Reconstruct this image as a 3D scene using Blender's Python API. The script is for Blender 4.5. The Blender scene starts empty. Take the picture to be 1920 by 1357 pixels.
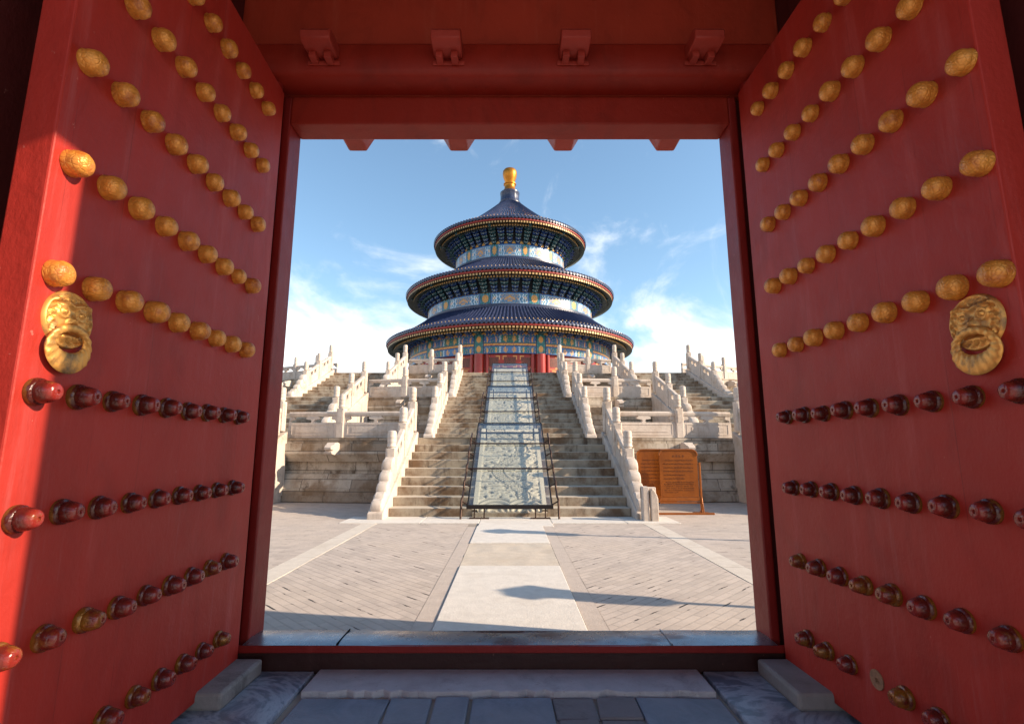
import bpy, math, random
from mathutils import Vector, Matrix, noise as mnoise
random.seed(7)
SC = bpy.context.scene
R = math.radians
# ------------------------------------------------------------------ camera
cam_d = bpy.data.cameras.new('camera'); cam = bpy.data.objects.new('camera', cam_d)
SC.collection.objects.link(cam); SC.camera = cam
cam_d.sensor_width = 36; cam_d.lens = 18.0; cam_d.shift_x = 0.0021
cam_d.clip_start = 0.05; cam_d.clip_end = 5000
cam.location = (0, 0, 1.65); cam.rotation_euler = (R(90 + 9.75), 0, 0)
# ------------------------------------------------------------------ light
SUN_AZ, SUN_EL = 102.0, 25.0          # compass angle from +Y towards +X
sd = Vector((math.sin(R(SUN_AZ)) * math.cos(R(SUN_EL)), math.cos(R(SUN_AZ)) * math.cos(R(SUN_EL)), math.sin(R(SUN_EL))))
sun_d = bpy.data.lights.new('sun', 'SUN'); sun = bpy.data.objects.new('sun', sun_d)
SC.collection.objects.link(sun)
sun_d.energy = 5.0; sun_d.angle = R(0.5); sun_d.color = (1.0, 0.82, 0.62)
sun.rotation_euler = (-sd).to_track_quat('-Z', 'Y').to_euler(); sun.location = sd * 60
W = bpy.data.worlds.new('World'); SC.world = W; W.use_nodes = True
def build_world():
    nt = W.node_tree; N = nt.nodes; L = nt.links
    bg = N['Background']; bg.inputs['Strength'].default_value = 0.15
    sky = N.new('ShaderNodeTexSky'); sky.sky_type = 'NISHITA'; sky.sun_disc = False
    sky.sun_elevation = R(SUN_EL); sky.sun_rotation = R(SUN_AZ)
    sky.air_density = 1.0; sky.dust_density = 0.6; sky.ozone_density = 1.0
    tc = N.new('ShaderNodeTexCoord')
    sep = N.new('ShaderNodeSeparateXYZ'); L.new(tc.outputs['Generated'], sep.inputs[0])
    def m(op, a, b=None, c=None):
        n = N.new('ShaderNodeMath'); n.operation = op
        for i, v in enumerate((a, b, c)):
            if v is None: continue
            if isinstance(v, (int, float)): n.inputs[i].default_value = v
            else: L.new(v, n.inputs[i])
        return n.outputs[0]
    def noise(scale, det, rough, sx, sy, sz, dist=0.0):
        mp = N.new('ShaderNodeMapping'); mp.inputs['Scale'].default_value = (sx, sy, sz)
        L.new(tc.outputs['Generated'], mp.inputs[0])
        n = N.new('ShaderNodeTexNoise'); n.inputs['Scale'].default_value = scale
        n.inputs['Detail'].default_value = det; n.inputs['Roughness'].default_value = rough
        n.inputs['Distortion'].default_value = dist
        L.new(mp.outputs[0], n.inputs['Vector']); return n.outputs[0]
    def ramp(v, a, b):
        n = N.new('ShaderNodeMapRange'); n.interpolation_type = 'SMOOTHSTEP'
        n.inputs['From Min'].default_value = a; n.inputs['From Max'].default_value = b
        L.new(v, n.inputs['Value']); return n.outputs[0]
    # bank of cloud low over the horizon, broken in the middle, with wisps above
    big = noise(2.6, 8, 0.6, 1.0, 1.0, 1.7, 0.5)
    # height-dependent threshold: the lower, the fuller
    el = sep.outputs['Z']
    bank = ramp(m('SUBTRACT', m('ADD', big, m('MULTIPLY', m('ABSOLUTE', sep.outputs['X']), 0.10)), m('MULTIPLY', el, 0.95)), 0.20, 0.46)
    wis = ramp(noise(4.2, 10, 0.62, 1.5, 1.0, 0.8, 1.6), 0.60, 0.88)
    fac = m('MINIMUM', m('ADD', bank, m('MULTIPLY', wis, 0.42)), 1.0)
    mix = N.new('ShaderNodeMix'); mix.data_type = 'RGBA'
    L.new(m('MULTIPLY', fac, 0.93), mix.inputs['Factor'])
    hs = N.new('ShaderNodeHueSaturation'); hs.inputs['Saturation'].default_value = 1.0; hs.inputs['Value'].default_value = 1.0
    L.new(sky.outputs[0], hs.inputs['Color'])
    tn = N.new('ShaderNodeMix'); tn.data_type = 'RGBA'; tn.blend_type = 'MULTIPLY'; tn.inputs['Factor'].default_value = 1.0
    L.new(hs.outputs[0], tn.inputs[6]); tn.inputs[7].default_value = (.90, 1.0, .99, 1)
    L.new(tn.outputs[2], mix.inputs[6]); mix.inputs[7].default_value = (6.2, 6.1, 6.0, 1)
    L.new(mix.outputs[2], bg.inputs['Color'])
build_world()
vs = SC.view_settings
vs.view_transform = 'Standard'; vs.look = 'None'; vs.gamma = 1.0; vs.use_curve_mapping = False; vs.exposure = 0.84
SC.cycles.max_bounces = 10; SC.cycles.diffuse_bounces = 5; SC.cycles.transparent_max_bounces = 12

# ------------------------------------------------------------------ mesh helper
class MB:
    def __init__(s, xf=None):
        s.v = []; s.f = []; s.m = []; s.xf = xf; s.uv = {}; s.col = None
    def add(s, vs_, fs, m=0, uvs=None):
        o = len(s.v)
        s.v += [tuple(s.xf(p)) if s.xf else tuple(p) for p in vs_]
        for i, f in enumerate(fs):
            if uvs: s.uv[len(s.f)] = uvs[i]
            s.f.append([o + k for k in f]); s.m.append(m if isinstance(m, int) else m[i])
        return s
    def hexa(s, c, m=0):      # 8 corners: 4 bottom (ccw from above) then 4 top
        return s.add(c, [(3, 2, 1, 0), (4, 5, 6, 7), (0, 1, 5, 4), (1, 2, 6, 5), (2, 3, 7, 6), (3, 0, 4, 7)], m)
    def box(s, x0, x1, y0, y1, z0, z1, m=0):
        return s.hexa([(x0, y0, z0), (x1, y0, z0), (x1, y1, z0), (x0, y1, z0), (x0, y0, z1), (x1, y0, z1), (x1, y1, z1), (x0, y1, z1)], m)
    def tube(s, pts, r, seg=8, m=0):
        pts = [Vector(p) for p in pts]; vs_ = []; fs = []
        n = len(pts); ref = Vector((0.13, 0.21, 0.97)); prev = None
        for i, p in enumerate(pts):
            d = (pts[min(i + 1, n - 1)] - pts[max(i - 1, 0)]).normalized()
            if prev is None:
                a = d.cross(ref)
                if a.length < 0.1: a = d.cross(Vector((1, 0, 0)))
            else: a = prev - d * prev.dot(d)
            a.normalize(); prev = a; b = d.cross(a)
            rr = r[i] if isinstance(r, (list, tuple)) else r
            for k in range(seg):
                t = 2 * math.pi * k / seg
                vs_.append(p + a * math.cos(t) * rr + b * math.sin(t) * rr)
        for i in range(n - 1):
            for k in range(seg):
                k2 = (k + 1) % seg
                fs.append((i * seg + k, i * seg + k2, (i + 1) * seg + k2, (i + 1) * seg + k))
        fs.append(tuple(reversed(range(seg)))); fs.append(tuple((n - 1) * seg + k for k in range(seg)))
        return s.add(vs_, fs, m)
    def lathe(s, prof, cx, cy, seg, a0=0.0, a1=2 * math.pi, m=0, rmod=None):
        # angle measured from -Y towards +X; uv = (arc metres, profile metres)
        full = abs(a1 - a0 - 2 * math.pi) < 1e-6
        cols = seg if full else seg + 1
        vs_ = []; fs = []; uvs = []; ln = [0.0]
        for i in range(1, len(prof)):
            ln.append(ln[-1] + math.hypot(prof[i][0] - prof[i - 1][0], prof[i][1] - prof[i - 1][1]))
        rr = max(p[0] for p in prof)
        for j in range(cols):
            a = a0 + (a1 - a0) * j / seg
            for i, (r, z) in enumerate(prof):
                if rmod: r, z = rmod(j, i, r, z)
                vs_.append((cx + r * math.sin(a), cy - r * math.cos(a), z))
        n = len(prof)
        for j in range(seg):
            j2 = (j + 1) % cols
            u0 = (a0 + (a1 - a0) * j / seg) * rr; u1 = (a0 + (a1 - a0) * (j + 1) / seg) * rr
            for i in range(n - 1):
                fs.append((j * n + i, j2 * n + i, j2 * n + i + 1, j * n + i + 1))
                uvs.append([(u0, ln[i]), (u1, ln[i]), (u1, ln[i + 1]), (u0, ln[i + 1])])
        return s.add(vs_, fs, m, uvs)
    def prism(s, out, t0, t1, fn, m=0):   # 2-D outline swept between t0 and t1; fn(a, b, t) -> xyz
        n = len(out)
        vs_ = [fn(a, b, t0) for a, b in out] + [fn(a, b, t1) for a, b in out]
        fs = [tuple(range(n)), tuple(reversed(range(n, 2 * n)))]
        fs += [(i, i + n, (i + 1) % n + n, (i + 1) % n) for i in range(n)]
        return s.add(vs_, fs, m)
    def grid(s, nu, nv, fn, m=0, col=None, uv=None):
        o = len(s.v); vs_ = [fn(i / nu, j / nv) for j in range(nv + 1) for i in range(nu + 1)]
        fs = [(j * (nu + 1) + i, j * (nu + 1) + i + 1, (j + 1) * (nu + 1) + i + 1, (j + 1) * (nu + 1) + i) for j in range(nv) for i in range(nu)]
        s.add(vs_, fs, m)
        if col:
            if s.col is None: s.col = {}
            for j in range(nv + 1):
                for i in range(nu + 1): s.col[o + j * (nu + 1) + i] = col(i / nu, j / nv)
        return s
WL = {}
def wloc(o): return WL.get(o.name, Vector((0, 0, 0)))
def obj(name, mb, mats, parent=None, smooth=None, bevel=None, origin=None, local=False, recalc=True):
    """link a builder's geometry as one mesh object; world coordinates unless local"""
    me = bpy.data.meshes.new(name)
    pw = wloc(parent) if parent else Vector((0, 0, 0))
    og = Vector(origin) if origin is not None else (pw if parent else Vector((0, 0, 0)))
    if local: vs_ = mb.v
    else: vs_ = [(p[0] - og.x, p[1] - og.y, p[2] - og.z) for p in mb.v]
    me.from_pydata(vs_, [], mb.f)
    for mt in (mats if isinstance(mats, (list, tuple)) else [mats]): me.materials.append(mt)
    me.polygons.foreach_set('material_index', mb.m)
    if mb.uv:
        ul = me.uv_layers.new(name='UVMap')
        for p in me.polygons:
            u = mb.uv.get(p.index)
            if u:
                for k, li in enumerate(p.loop_indices): ul.data[li].uv = u[k]
    if mb.col:
        ca = me.color_attributes.new('paint', 'FLOAT_COLOR', 'POINT')
        buf = [1.0] * (4 * len(mb.v))
        for i, c in mb.col.items(): buf[4 * i:4 * i + 3] = c
        ca.data.foreach_set('color', buf)
    if recalc:
        import bmesh
        bm = bmesh.new(); bm.from_mesh(me); bmesh.ops.recalc_face_normals(bm, faces=bm.faces); bm.to_mesh(me); bm.free()
    if smooth is not None:
        me.polygons.foreach_set('use_smooth', [True] * len(me.polygons)); me.set_sharp_from_angle(angle=R(smooth))
    o = bpy.data.objects.new(name, me); SC.collection.objects.link(o)
    if parent: o.parent = parent
    if not local: o.location = og - pw
    WL[o.name] = og
    if bevel:
        b = o.modifiers.new('bevel', 'BEVEL'); b.width = bevel; b.segments = 2; b.limit_method = 'ANGLE'; b.angle_limit = R(40)
        b.harden_normals = False
    return o
def thing(name, label, cat, loc=(0, 0, 0), rz=0.0, group=None):
    o = bpy.data.objects.new(name, None); SC.collection.objects.link(o); o.empty_display_size = 0.2
    o.location = loc; o.rotation_euler = (0, 0, rz); WL[o.name] = Vector(loc)
    o['label'] = label; o['category'] = cat
    if group: o['group'] = group
    return o
def tag(o, label, cat, group=None):
    o['label'] = label; o['category'] = cat
    if group: o['group'] = group
    return o
def setting(o): o['kind'] = 'structure'; return o

# ------------------------------------------------------------------ materials
class NT:
    def __init__(s, name):
        s.mat = bpy.data.materials.new(name); s.mat.use_nodes = True
        s.t = s.mat.node_tree; s.N = s.t.nodes; s.L = s.t.links; s.b = s.N['Principled BSDF']
        g = s.N.new('ShaderNodeNewGeometry'); s.pos = g.outputs['Position']
    def put(s, sock, v):
        if hasattr(v, 'links') or hasattr(v, 'is_linked'): s.L.new(v, sock)
        else: sock.default_value = v
    def m(s, op, a, b=None, c=None, clamp=False):
        n = s.N.new('ShaderNodeMath'); n.operation = op; n.use_clamp = clamp
        for i, v in enumerate((a, b, c)):
            if v is not None: s.put(n.inputs[i], v)
        return n.outputs[0]
    def mapv(s, scale=(1, 1, 1), rot=(0, 0, 0), vec=None, loc=(0, 0, 0)):
        n = s.N.new('ShaderNodeMapping'); n.inputs['Scale'].default_value = scale; n.inputs['Rotation'].default_value = rot
        n.inputs['Location'].default_value = loc
        s.L.new(vec or s.pos, n.inputs[0]); return n.outputs[0]
    def noise(s, scale, det=5, rough=0.55, stretch=(1, 1, 1), dist=0.0, vec=None, loc=(0, 0, 0)):
        n = s.N.new('ShaderNodeTexNoise'); n.inputs['Scale'].default_value = scale; n.inputs['Detail'].default_value = det
        n.inputs['Roughness'].default_value = rough; n.inputs['Distortion'].default_value = dist
        s.L.new(s.mapv(stretch, vec=vec, loc=loc), n.inputs['Vector']); return n.outputs[0]
    def voro(s, scale, feature='F1', vec=None, stretch=(1, 1, 1)):
        n = s.N.new('ShaderNodeTexVoronoi'); n.feature = feature; n.inputs['Scale'].default_value = scale
        s.L.new(s.mapv(stretch, vec=vec), n.inputs['Vector']); return n.outputs[0]
    def ramp(s, v, a, b):
        n = s.N.new('ShaderNodeMapRange'); n.interpolation_type = 'SMOOTHSTEP'
        n.inputs['From Min'].default_value = a; n.inputs['From Max'].default_value = b
        s.L.new(v, n.inputs['Value']); return n.outputs[0]
    def mix(s, f, a, b, mode='MIX'):
        n = s.N.new('ShaderNodeMix'); n.data_type = 'RGBA'; n.blend_type = mode
        s.put(n.inputs['Factor'], f)
        for k, v in ((6, a), (7, b)):
            if isinstance(v, tuple): n.inputs[k].default_value = v if len(v) == 4 else v + (1,)
            else: s.L.new(v, n.inputs[k])
        return n.outputs[2]
    def brick(s, vec, bw, rh, mortar=0.01, off=0.5, bias=0.0):
        n = s.N.new('ShaderNodeTexBrick'); n.inputs['Scale'].default_value = 1.0
        n.inputs['Brick Width'].default_value = bw; n.inputs['Row Height'].default_value = rh
        n.inputs['Mortar Size'].default_value = mortar; n.inputs['Mortar Smooth'].default_value = 0.15; n.offset = off
        n.inputs['Bias'].default_value = bias
        n.inputs['Color1'].default_value = (0, 0, 0, 1); n.inputs['Color2'].default_value = (1, 1, 1, 1); n.inputs['Mortar'].default_value = (.5, .5, .5, 1)
        s.L.new(vec, n.inputs['Vector']); return n.outputs['Color'], n.outputs['Fac']
    def bump(s, h, strength=0.3, dist=0.02, normal=None):
        n = s.N.new('ShaderNodeBump'); n.inputs['Strength'].default_value = strength; n.inputs['Distance'].default_value = dist
        s.L.new(h, n.inputs['Height'])
        if normal: s.L.new(normal, n.inputs['Normal'])
        s.L.new(n.outputs[0], s.b.inputs['Normal']); return n.outputs[0]
    def done(s, col, rough=0.6, metal=0.0, spec=0.5):
        if isinstance(col, tuple): s.b.inputs['Base Color'].default_value = col if len(col) == 4 else col + (1,)
        else: s.L.new(col, s.b.inputs['Base Color'])
        s.put(s.b.inputs['Roughness'], rough); s.put(s.b.inputs['Metallic'], metal)
        s.b.inputs['Specular IOR Level'].default_value = spec
        return s.mat

def red_paint(name, base=(.30, .030, .026), pale=(.42, .10, .09), amount=0.6, rough=0.42, planks=False):
    t = NT(name)
    big = t.ramp(t.noise(0.9, 5, .6), .35, .7)
    streak = t.ramp(t.noise(7.0, 6, .65, (1, 1, .10)), .52, .80)
    fine = t.noise(60, 4, .6, (1, 1, .5))
    c = t.mix(t.m('MULTIPLY', big, .35), base, tuple(x * .72 for x in base))
    c = t.mix(t.m('MULTIPLY', streak, amount), c, pale)
    gr = t.ramp(t.noise(2.6, 8, .7, (1, 1, .45), .8), .46, .72)
    c = t.mix(t.m('MULTIPLY', gr, .45), c, tuple(x * .5 for x in base))
    if planks:                   # the boards under the paint take it a little differently
        s3 = t.N.new('ShaderNodeSeparateXYZ'); t.L.new(t.pos, s3.inputs[0]); yy = t.m('MULTIPLY', s3.outputs['Y'], 2.9)
        wn = t.N.new('ShaderNodeTexWhiteNoise'); wn.noise_dimensions = '1D'; t.L.new(t.m('FLOOR', yy), wn.inputs['W'])
        c = t.mix(t.m('MULTIPLY', wn.outputs['Value'], .30), c, tuple(x * .55 for x in base))
        seam = t.m('MULTIPLY', t.ramp(t.m('ABSOLUTE', t.m('SUBTRACT', t.m('FRACT', yy), .5)), .488, .499), t.ramp(t.noise(3, 4, .7, (1, 1, .4)), .45, .6))
        c = t.mix(t.m('MULTIPLY', seam, .5), c, tuple(x * .3 for x in base))
        run = t.ramp(t.noise(13, 5, .7, (1, 1, .05)), .58, .74)
        c = t.mix(t.m('MULTIPLY', run, .22), c, (.34, .13, .13))
    sc = t.ramp(t.noise(26, 3, .7, (1, 1, .7)), .71, .75)
    c = t.mix(t.m('MULTIPLY', sc, .35), c, (.5, .22, .18))
    t.bump(t.m('ADD', t.m('MULTIPLY', fine, .5), t.m('MULTIPLY', t.noise(9, 4, .6), 1.5)), .35, .010)
    return t.done(c, t.m('ADD', rough, t.m('MULTIPLY', t.noise(5, 4, .6), .22)), 0.0, .3)
def marble(name, base=(.60, .55, .47), stain=(.30, .19, .10), amt=0.5, uvbrick=None, bw=1.4, rh=.45, streak=.5, lo=.45, hi=.75, blot=0.0, worn=None):
    t = NT(name)
    n1 = t.noise(1.3, 8, .65); n2 = t.noise(7, 7, .7); n3 = t.noise(3.2, 6, .7, (1.2, 1.2, .22))
    c = t.mix(t.ramp(n2, .3, .75), tuple(x * .86 for x in base), base)
    c = t.mix(t.m('MULTIPLY', t.ramp(n1, lo, hi), amt), c, stain)
    c = t.mix(t.m('MULTIPLY', t.ramp(n3, .5, .74), amt * streak), c, tuple(x * .55 for x in stain))
    dk = t.ramp(t.noise(2.1, 9, .75, (1, 1, .8), .6, loc=(5, 2, 1)), .52, .70)
    c = t.mix(t.m('MULTIPLY', dk, blot), c, tuple(x * .30 for x in stain))
    sp = t.ramp(t.noise(38, 3, .6), .66, .72); c = t.mix(t.m('MULTIPLY', sp, .25 + .3 * amt), c, (.2, .15, .1))
    h = t.m('ADD', t.m('MULTIPLY', n2, .6), t.m('MULTIPLY', t.noise(45, 4, .65), .35))
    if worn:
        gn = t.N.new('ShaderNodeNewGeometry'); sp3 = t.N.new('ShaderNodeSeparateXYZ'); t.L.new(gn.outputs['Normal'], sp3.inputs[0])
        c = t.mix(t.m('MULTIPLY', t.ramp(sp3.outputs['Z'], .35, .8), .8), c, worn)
    if uvbrick:
        uv = t.N.new('ShaderNodeUVMap').outputs[0]
        bc, bf = t.brick(t.mapv(vec=uv), bw, rh, .012)
        c = t.mix(t.m('MULTIPLY', t.ramp(bc, .35, 1.0), .55), c, tuple(x * .8 for x in stain)); c = t.mix(t.m('MULTIPLY', t.ramp(bc, .4, .0), .35), c, base)
        c = t.mix(t.m('MULTIPLY', bf, .8), c, (.05, .035, .025))
        h = t.m('SUBTRACT', h, t.m('MULTIPLY', bf, 1.2))
    t.bump(h, .5, .02)
    return t.done(c, .68)
def plain(name, col, rough=.5, metal=0.0, var=.25, scale=12, bump=.15):
    t = NT(name); n = t.noise(scale, 5, .6)
    c = t.mix(t.m('MULTIPLY', t.ramp(n, .3, .7), var), col, tuple(x * .45 for x in col))
    if bump: t.bump(n, bump, .01)
    return t.done(c, t.m('ADD', rough - .06, t.m('MULTIPLY', n, .14)), metal)
def painted(name, rough=.5, metal=0.0, wear=.25, scale=3.0):
    t = NT(name); a = t.N.new('ShaderNodeAttribute'); a.attribute_name = 'paint'
    n = t.noise(scale, 6, .65)
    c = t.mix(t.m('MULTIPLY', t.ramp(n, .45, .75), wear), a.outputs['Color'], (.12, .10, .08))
    t.bump(n, .15, .01)
    return t.done(c, rough, metal)

M = {}
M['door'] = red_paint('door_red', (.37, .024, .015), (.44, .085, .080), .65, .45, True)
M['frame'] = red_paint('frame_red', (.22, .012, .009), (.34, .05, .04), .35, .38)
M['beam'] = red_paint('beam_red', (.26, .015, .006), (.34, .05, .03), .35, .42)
M['transom'] = red_paint('transom_lit_red', (.40, .040, .018), (.46, .10, .06), .6, .45)  # paler than the beams: bounce light painted into the board's colour
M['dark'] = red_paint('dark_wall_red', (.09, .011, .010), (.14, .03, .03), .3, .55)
def stud_mat(name, gold, red, k, metal, flange=False):
    t = NT(name); tc = t.N.new('ShaderNodeTexCoord').outputs['Object']
    inf = t.N.new('ShaderNodeObjectInfo').outputs['Random']
    n = t.noise(14, 6, .65, loc=(3, 1, 2)); fine = t.noise(110, 4, .7)
    cr = t.ramp(t.voro(44, 'DISTANCE_TO_EDGE'), .0, .20)
    f = t.ramp(t.m('ADD', n, t.m('MULTIPLY', t.m('SUBTRACT', inf, .5), .25)), k - .12, k + .12)
    if flange:                   # the red coat has worn off the base ring
        sp = t.N.new('ShaderNodeSeparateXYZ'); t.L.new(tc, sp.inputs[0])
        red = t.mix(t.ramp(sp.outputs['Y'], .062, .088), red, (.20, .016, .012))
        f = t.m('MULTIPLY', f, t.ramp(t.m('ADD', sp.outputs['Y'], t.m('MULTIPLY', t.m('SUBTRACT', n, .5), .05)), .010, .020))
    c = t.mix(f, gold, red)
    wr = t.m('MULTIPLY', t.ramp(n, .5, .75), .35 if not flange else .2)
    c = t.mix(wr, c, tuple(x * .3 for x in gold))
    c = t.mix(t.m('MULTIPLY', t.m('SUBTRACT', 1.0, cr), .14 if not flange else .1), c, (.07, .03, .008))
    t.bump(t.m('ADD', t.m('MULTIPLY', fine, .5), cr), .36 if not flange else .2, .004)
    return t.done(c, t.m('ADD', .25 if not flange else .15, t.m('MULTIPLY', fine, .3 if not flange else .2)), t.m('MULTIPLY', t.m('SUBTRACT', 1.0, f), metal))
M['stud_gold'] = stud_mat('stud_gold', (.66, .26, .04), (.42, .11, .015), .62, .30)
M['stud_red'] = stud_mat('stud_dark_red', (.20, .09, .02), (.062, .006, .005), .22, .4, True)
M['stud_worn'] = stud_mat('stud_worn', (.26, .105, .015), (.10, .010, .008), .37, .35, True)
def gilt(name, col, dark, scale=22, metal=.85, rough=.32, bump=.6):
    t = NT(name); n = t.noise(scale, 6, .65); f = t.noise(scale * 5, 4, .6)
    c = t.mix(t.ramp(n, .48, .70), col, dark)
    t.bump(t.m('ADD', n, t.m('MULTIPLY', f, .4)), bump, .004)
    return t.done(c, t.m('ADD', rough - .05, t.m('MULTIPLY', n, .25)), metal)
M['knocker'] = gilt('knocker_gilt', (.72, .36, .09), (.24, .15, .08), 9, .7, .40, .22)
M['finial'] = gilt('finial_gold', (.52, .20, .022), (.40, .15, .02), 2.0, .8, .30, .2)
M['goldpaint'] = plain('gold_paint', (.72, .40, .10), .4, .5, .3, 2.0)
M['marble'] = marble('carved_marble', (.59, .50, .425), (.34, .225, .135), .62, streak=.7, lo=.46, hi=.76, blot=.30)
M['marble_wall'] = marble('weathered_marble_blocks', (.53, .455, .365), (.22, .135, .07), .88, True, 1.7, .44, 1.0, .42, .66, .92)
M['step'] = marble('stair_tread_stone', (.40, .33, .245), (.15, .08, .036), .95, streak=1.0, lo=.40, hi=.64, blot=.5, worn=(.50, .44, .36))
M['flag'] = marble('terrace_flags', (.5, .45, .38), (.3, .22, .14), .5)

# ------------------------------------------------------------------ ground
def ground_mat():
    t = NT('grey_paving'); n = t.noise(.4, 6, .6)
    c = t.mix(t.ramp(n, .3, .7), (.34, .29, .24), (.24, .20, .165))
    return t.done(c, .8)
M['ground'] = ground_mat()
def paver(name, rot, base, dark, bw=.42, rh=.105, mirror=False, mort=.010):
    t = NT(name)
    v = t.mapv((1, 1, 1), (0, 0, rot))
    warp = t.noise(2.0, 3, .5)
    bc, bf = t.brick(v, bw, rh, mort)
    n = t.noise(3.0, 7, .65); n2 = t.noise(24, 5, .7); n0 = t.noise(.6, 4, .6)
    c = t.mix(t.ramp(n, .3, .72), base, dark)
    c = t.mix(t.m('MULTIPLY', t.ramp(bc, .45, 1.0), .40), c, tuple(x * .62 for x in base))
    c = t.mix(t.m('MULTIPLY', t.ramp(n0, .4, .7), .35), c, (.54, .44, .35))
    c = t.mix(t.m('MULTIPLY', t.ramp(t.noise(1.3, 6, .7, loc=(7, 3, 0)), .50, .68), .18), c, (.30, .245, .205))
    c = t.mix(t.m('MULTIPLY', t.ramp(n2, .62, .74), .35), c, (.16, .12, .09))
    _, bf2 = t.brick(v, 80.0, rh, mort * 1.25)
    gap = t.ramp(t.noise(1.0, 3, .6, (2.1, 1 / rh * .9, 1), vec=v), .60, .64)          # joints open up only here and there
    c = t.mix(t.m('MULTIPLY', bf, .20), c, (.07, .055, .045)); c = t.mix(t.m('MULTIPLY', bf2, gap), c, (.03, .022, .018))
    t.bump(t.m('SUBTRACT', t.m('ADD', t.m('MULTIPLY', n2, .4), t.m('MULTIPLY', bc, .3)), t.m('MULTIPLY', bf, .9)), .6, .012)
    return t.done(c, .75)
PB, PD = (.51, .43, .37), (.41, .345, .30)
M['pave_l'] = paver('pavers_left', R(45), PB, PD)
M['pave_r'] = paver('pavers_right', R(-45), PB, PD)
M['pave_o'] = paver('pavers_outer', 0.0, PB, PD)
M['slab'] = marble('path_slab', (.66, .61, .55), (.46, .39, .32), .35, streak=.1, lo=.5, hi=.75)
M['slab_rough'] = marble('path_slab_worn', (.56, .48, .39), (.34, .26, .18), .5, streak=.2)
M['strip'] = marble('strip_stone', (.62, .55, .47), (.36, .28, .20), .4, streak=.1)
M['edge'] = marble('border_stone', (.50, .42, .36), (.40, .34, .285), .4, streak=.1)
g = MB(); g.add([(-3000, -3000, -.01), (3000, -3000, -.01), (3000, 3000, -.01), (-3000, 3000, -.01)], [(0, 1, 2, 3)])
setting(obj('ground', g, M['ground']))
def sheet(name, x0, x1, y0, y1, z, mat, nx=1, ny=1, bumpy=0.0):
    b = MB(); b.grid(nx, ny, lambda u, v: (x0 + (x1 - x0) * u, y0 + (y1 - y0) * v, z + (mnoise.noise(((x0 + (x1 - x0) * u) * 1.1, (y0 + (y1 - y0) * v) * 1.1, 0)) * bumpy if bumpy else 0)))
    return setting(obj(name, b, mat, smooth=30))
sheet('courtyard_paving_left', -3.02, -.93, 4.4, 12.05, .0, M['pave_l'], 14, 50, .006)
sheet('courtyard_paving_right', .93, 3.02, 4.4, 12.05, .0, M['pave_r'], 14, 50, .006)
sheet('courtyard_paving_outer_left', -40, -3.38, 3.0, 17.5, .0, M['pave_o'])
sheet('courtyard_paving_outer_right', 3.38, 40, 3.0, 17.5, .0, M['pave_o'])
sheet('courtyard_paving_back', -12, 12, -6, 2.0, .0, M['slab'])
def slabs(name, rows, mat, t=.05, bev=.012):
    b = MB()
    for (x0, x1, y0, y1, z) in rows: b.box(x0, x1, y0, y1, z - t, z)
    return setting(obj(name, b, mat, bevel=bev or None))
slabs('central_path_slab', [(-.72, .72, 4.5, 7.72, .022), (-.72, .72, 9.55, 11.62, .022)], M['slab'])
b = MB(); b.grid(24, 30, lambda u, v: (-.72 + 1.44 * u, 7.73 + 1.81 * v, .008 + .012 * mnoise.noise((u * 5, v * 6, 1))))
setting(obj('central_path_worn_slab', b, M['slab_rough'], smooth=40))
rows = []
for sx in (-1, 1):
    y = 4.4
    while y < 11.6:
        l = random.uniform(.8, 1.5); y2 = min(y + l, 11.62)
        rows.append((min(sx * .727, sx * .924), max(sx * .727, sx * .924), y + .002, y2 - .002, .004)); y = y2
slabs('path_border_stone', rows, M['edge'], .05, 0)
rows = []
for sx in (-1, 1):
    y = 4.4
    while y < 13.0:
        l = random.uniform(1.2, 2.2); y2 = min(y + l, 13.1)
        rows.append((min(sx * 3.03, sx * 3.37), max(sx * 3.03, sx * 3.37), y + .005, y2 - .005, .003)); y = y2
slabs('courtyard_stone_strip', rows, M['strip'], .05, 0)
rows = []; x = -3.9
while x < 3.9:
    l = random.uniform(1.2, 2.0); x2 = min(x + l, 3.9); rows.append((x + .004, x2 - .004, 12.1 if abs(x + l / 2) > .9 else 11.64, 13.2, .02)); x = x2
slabs('stair_apron', rows, M['slab'])

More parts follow.
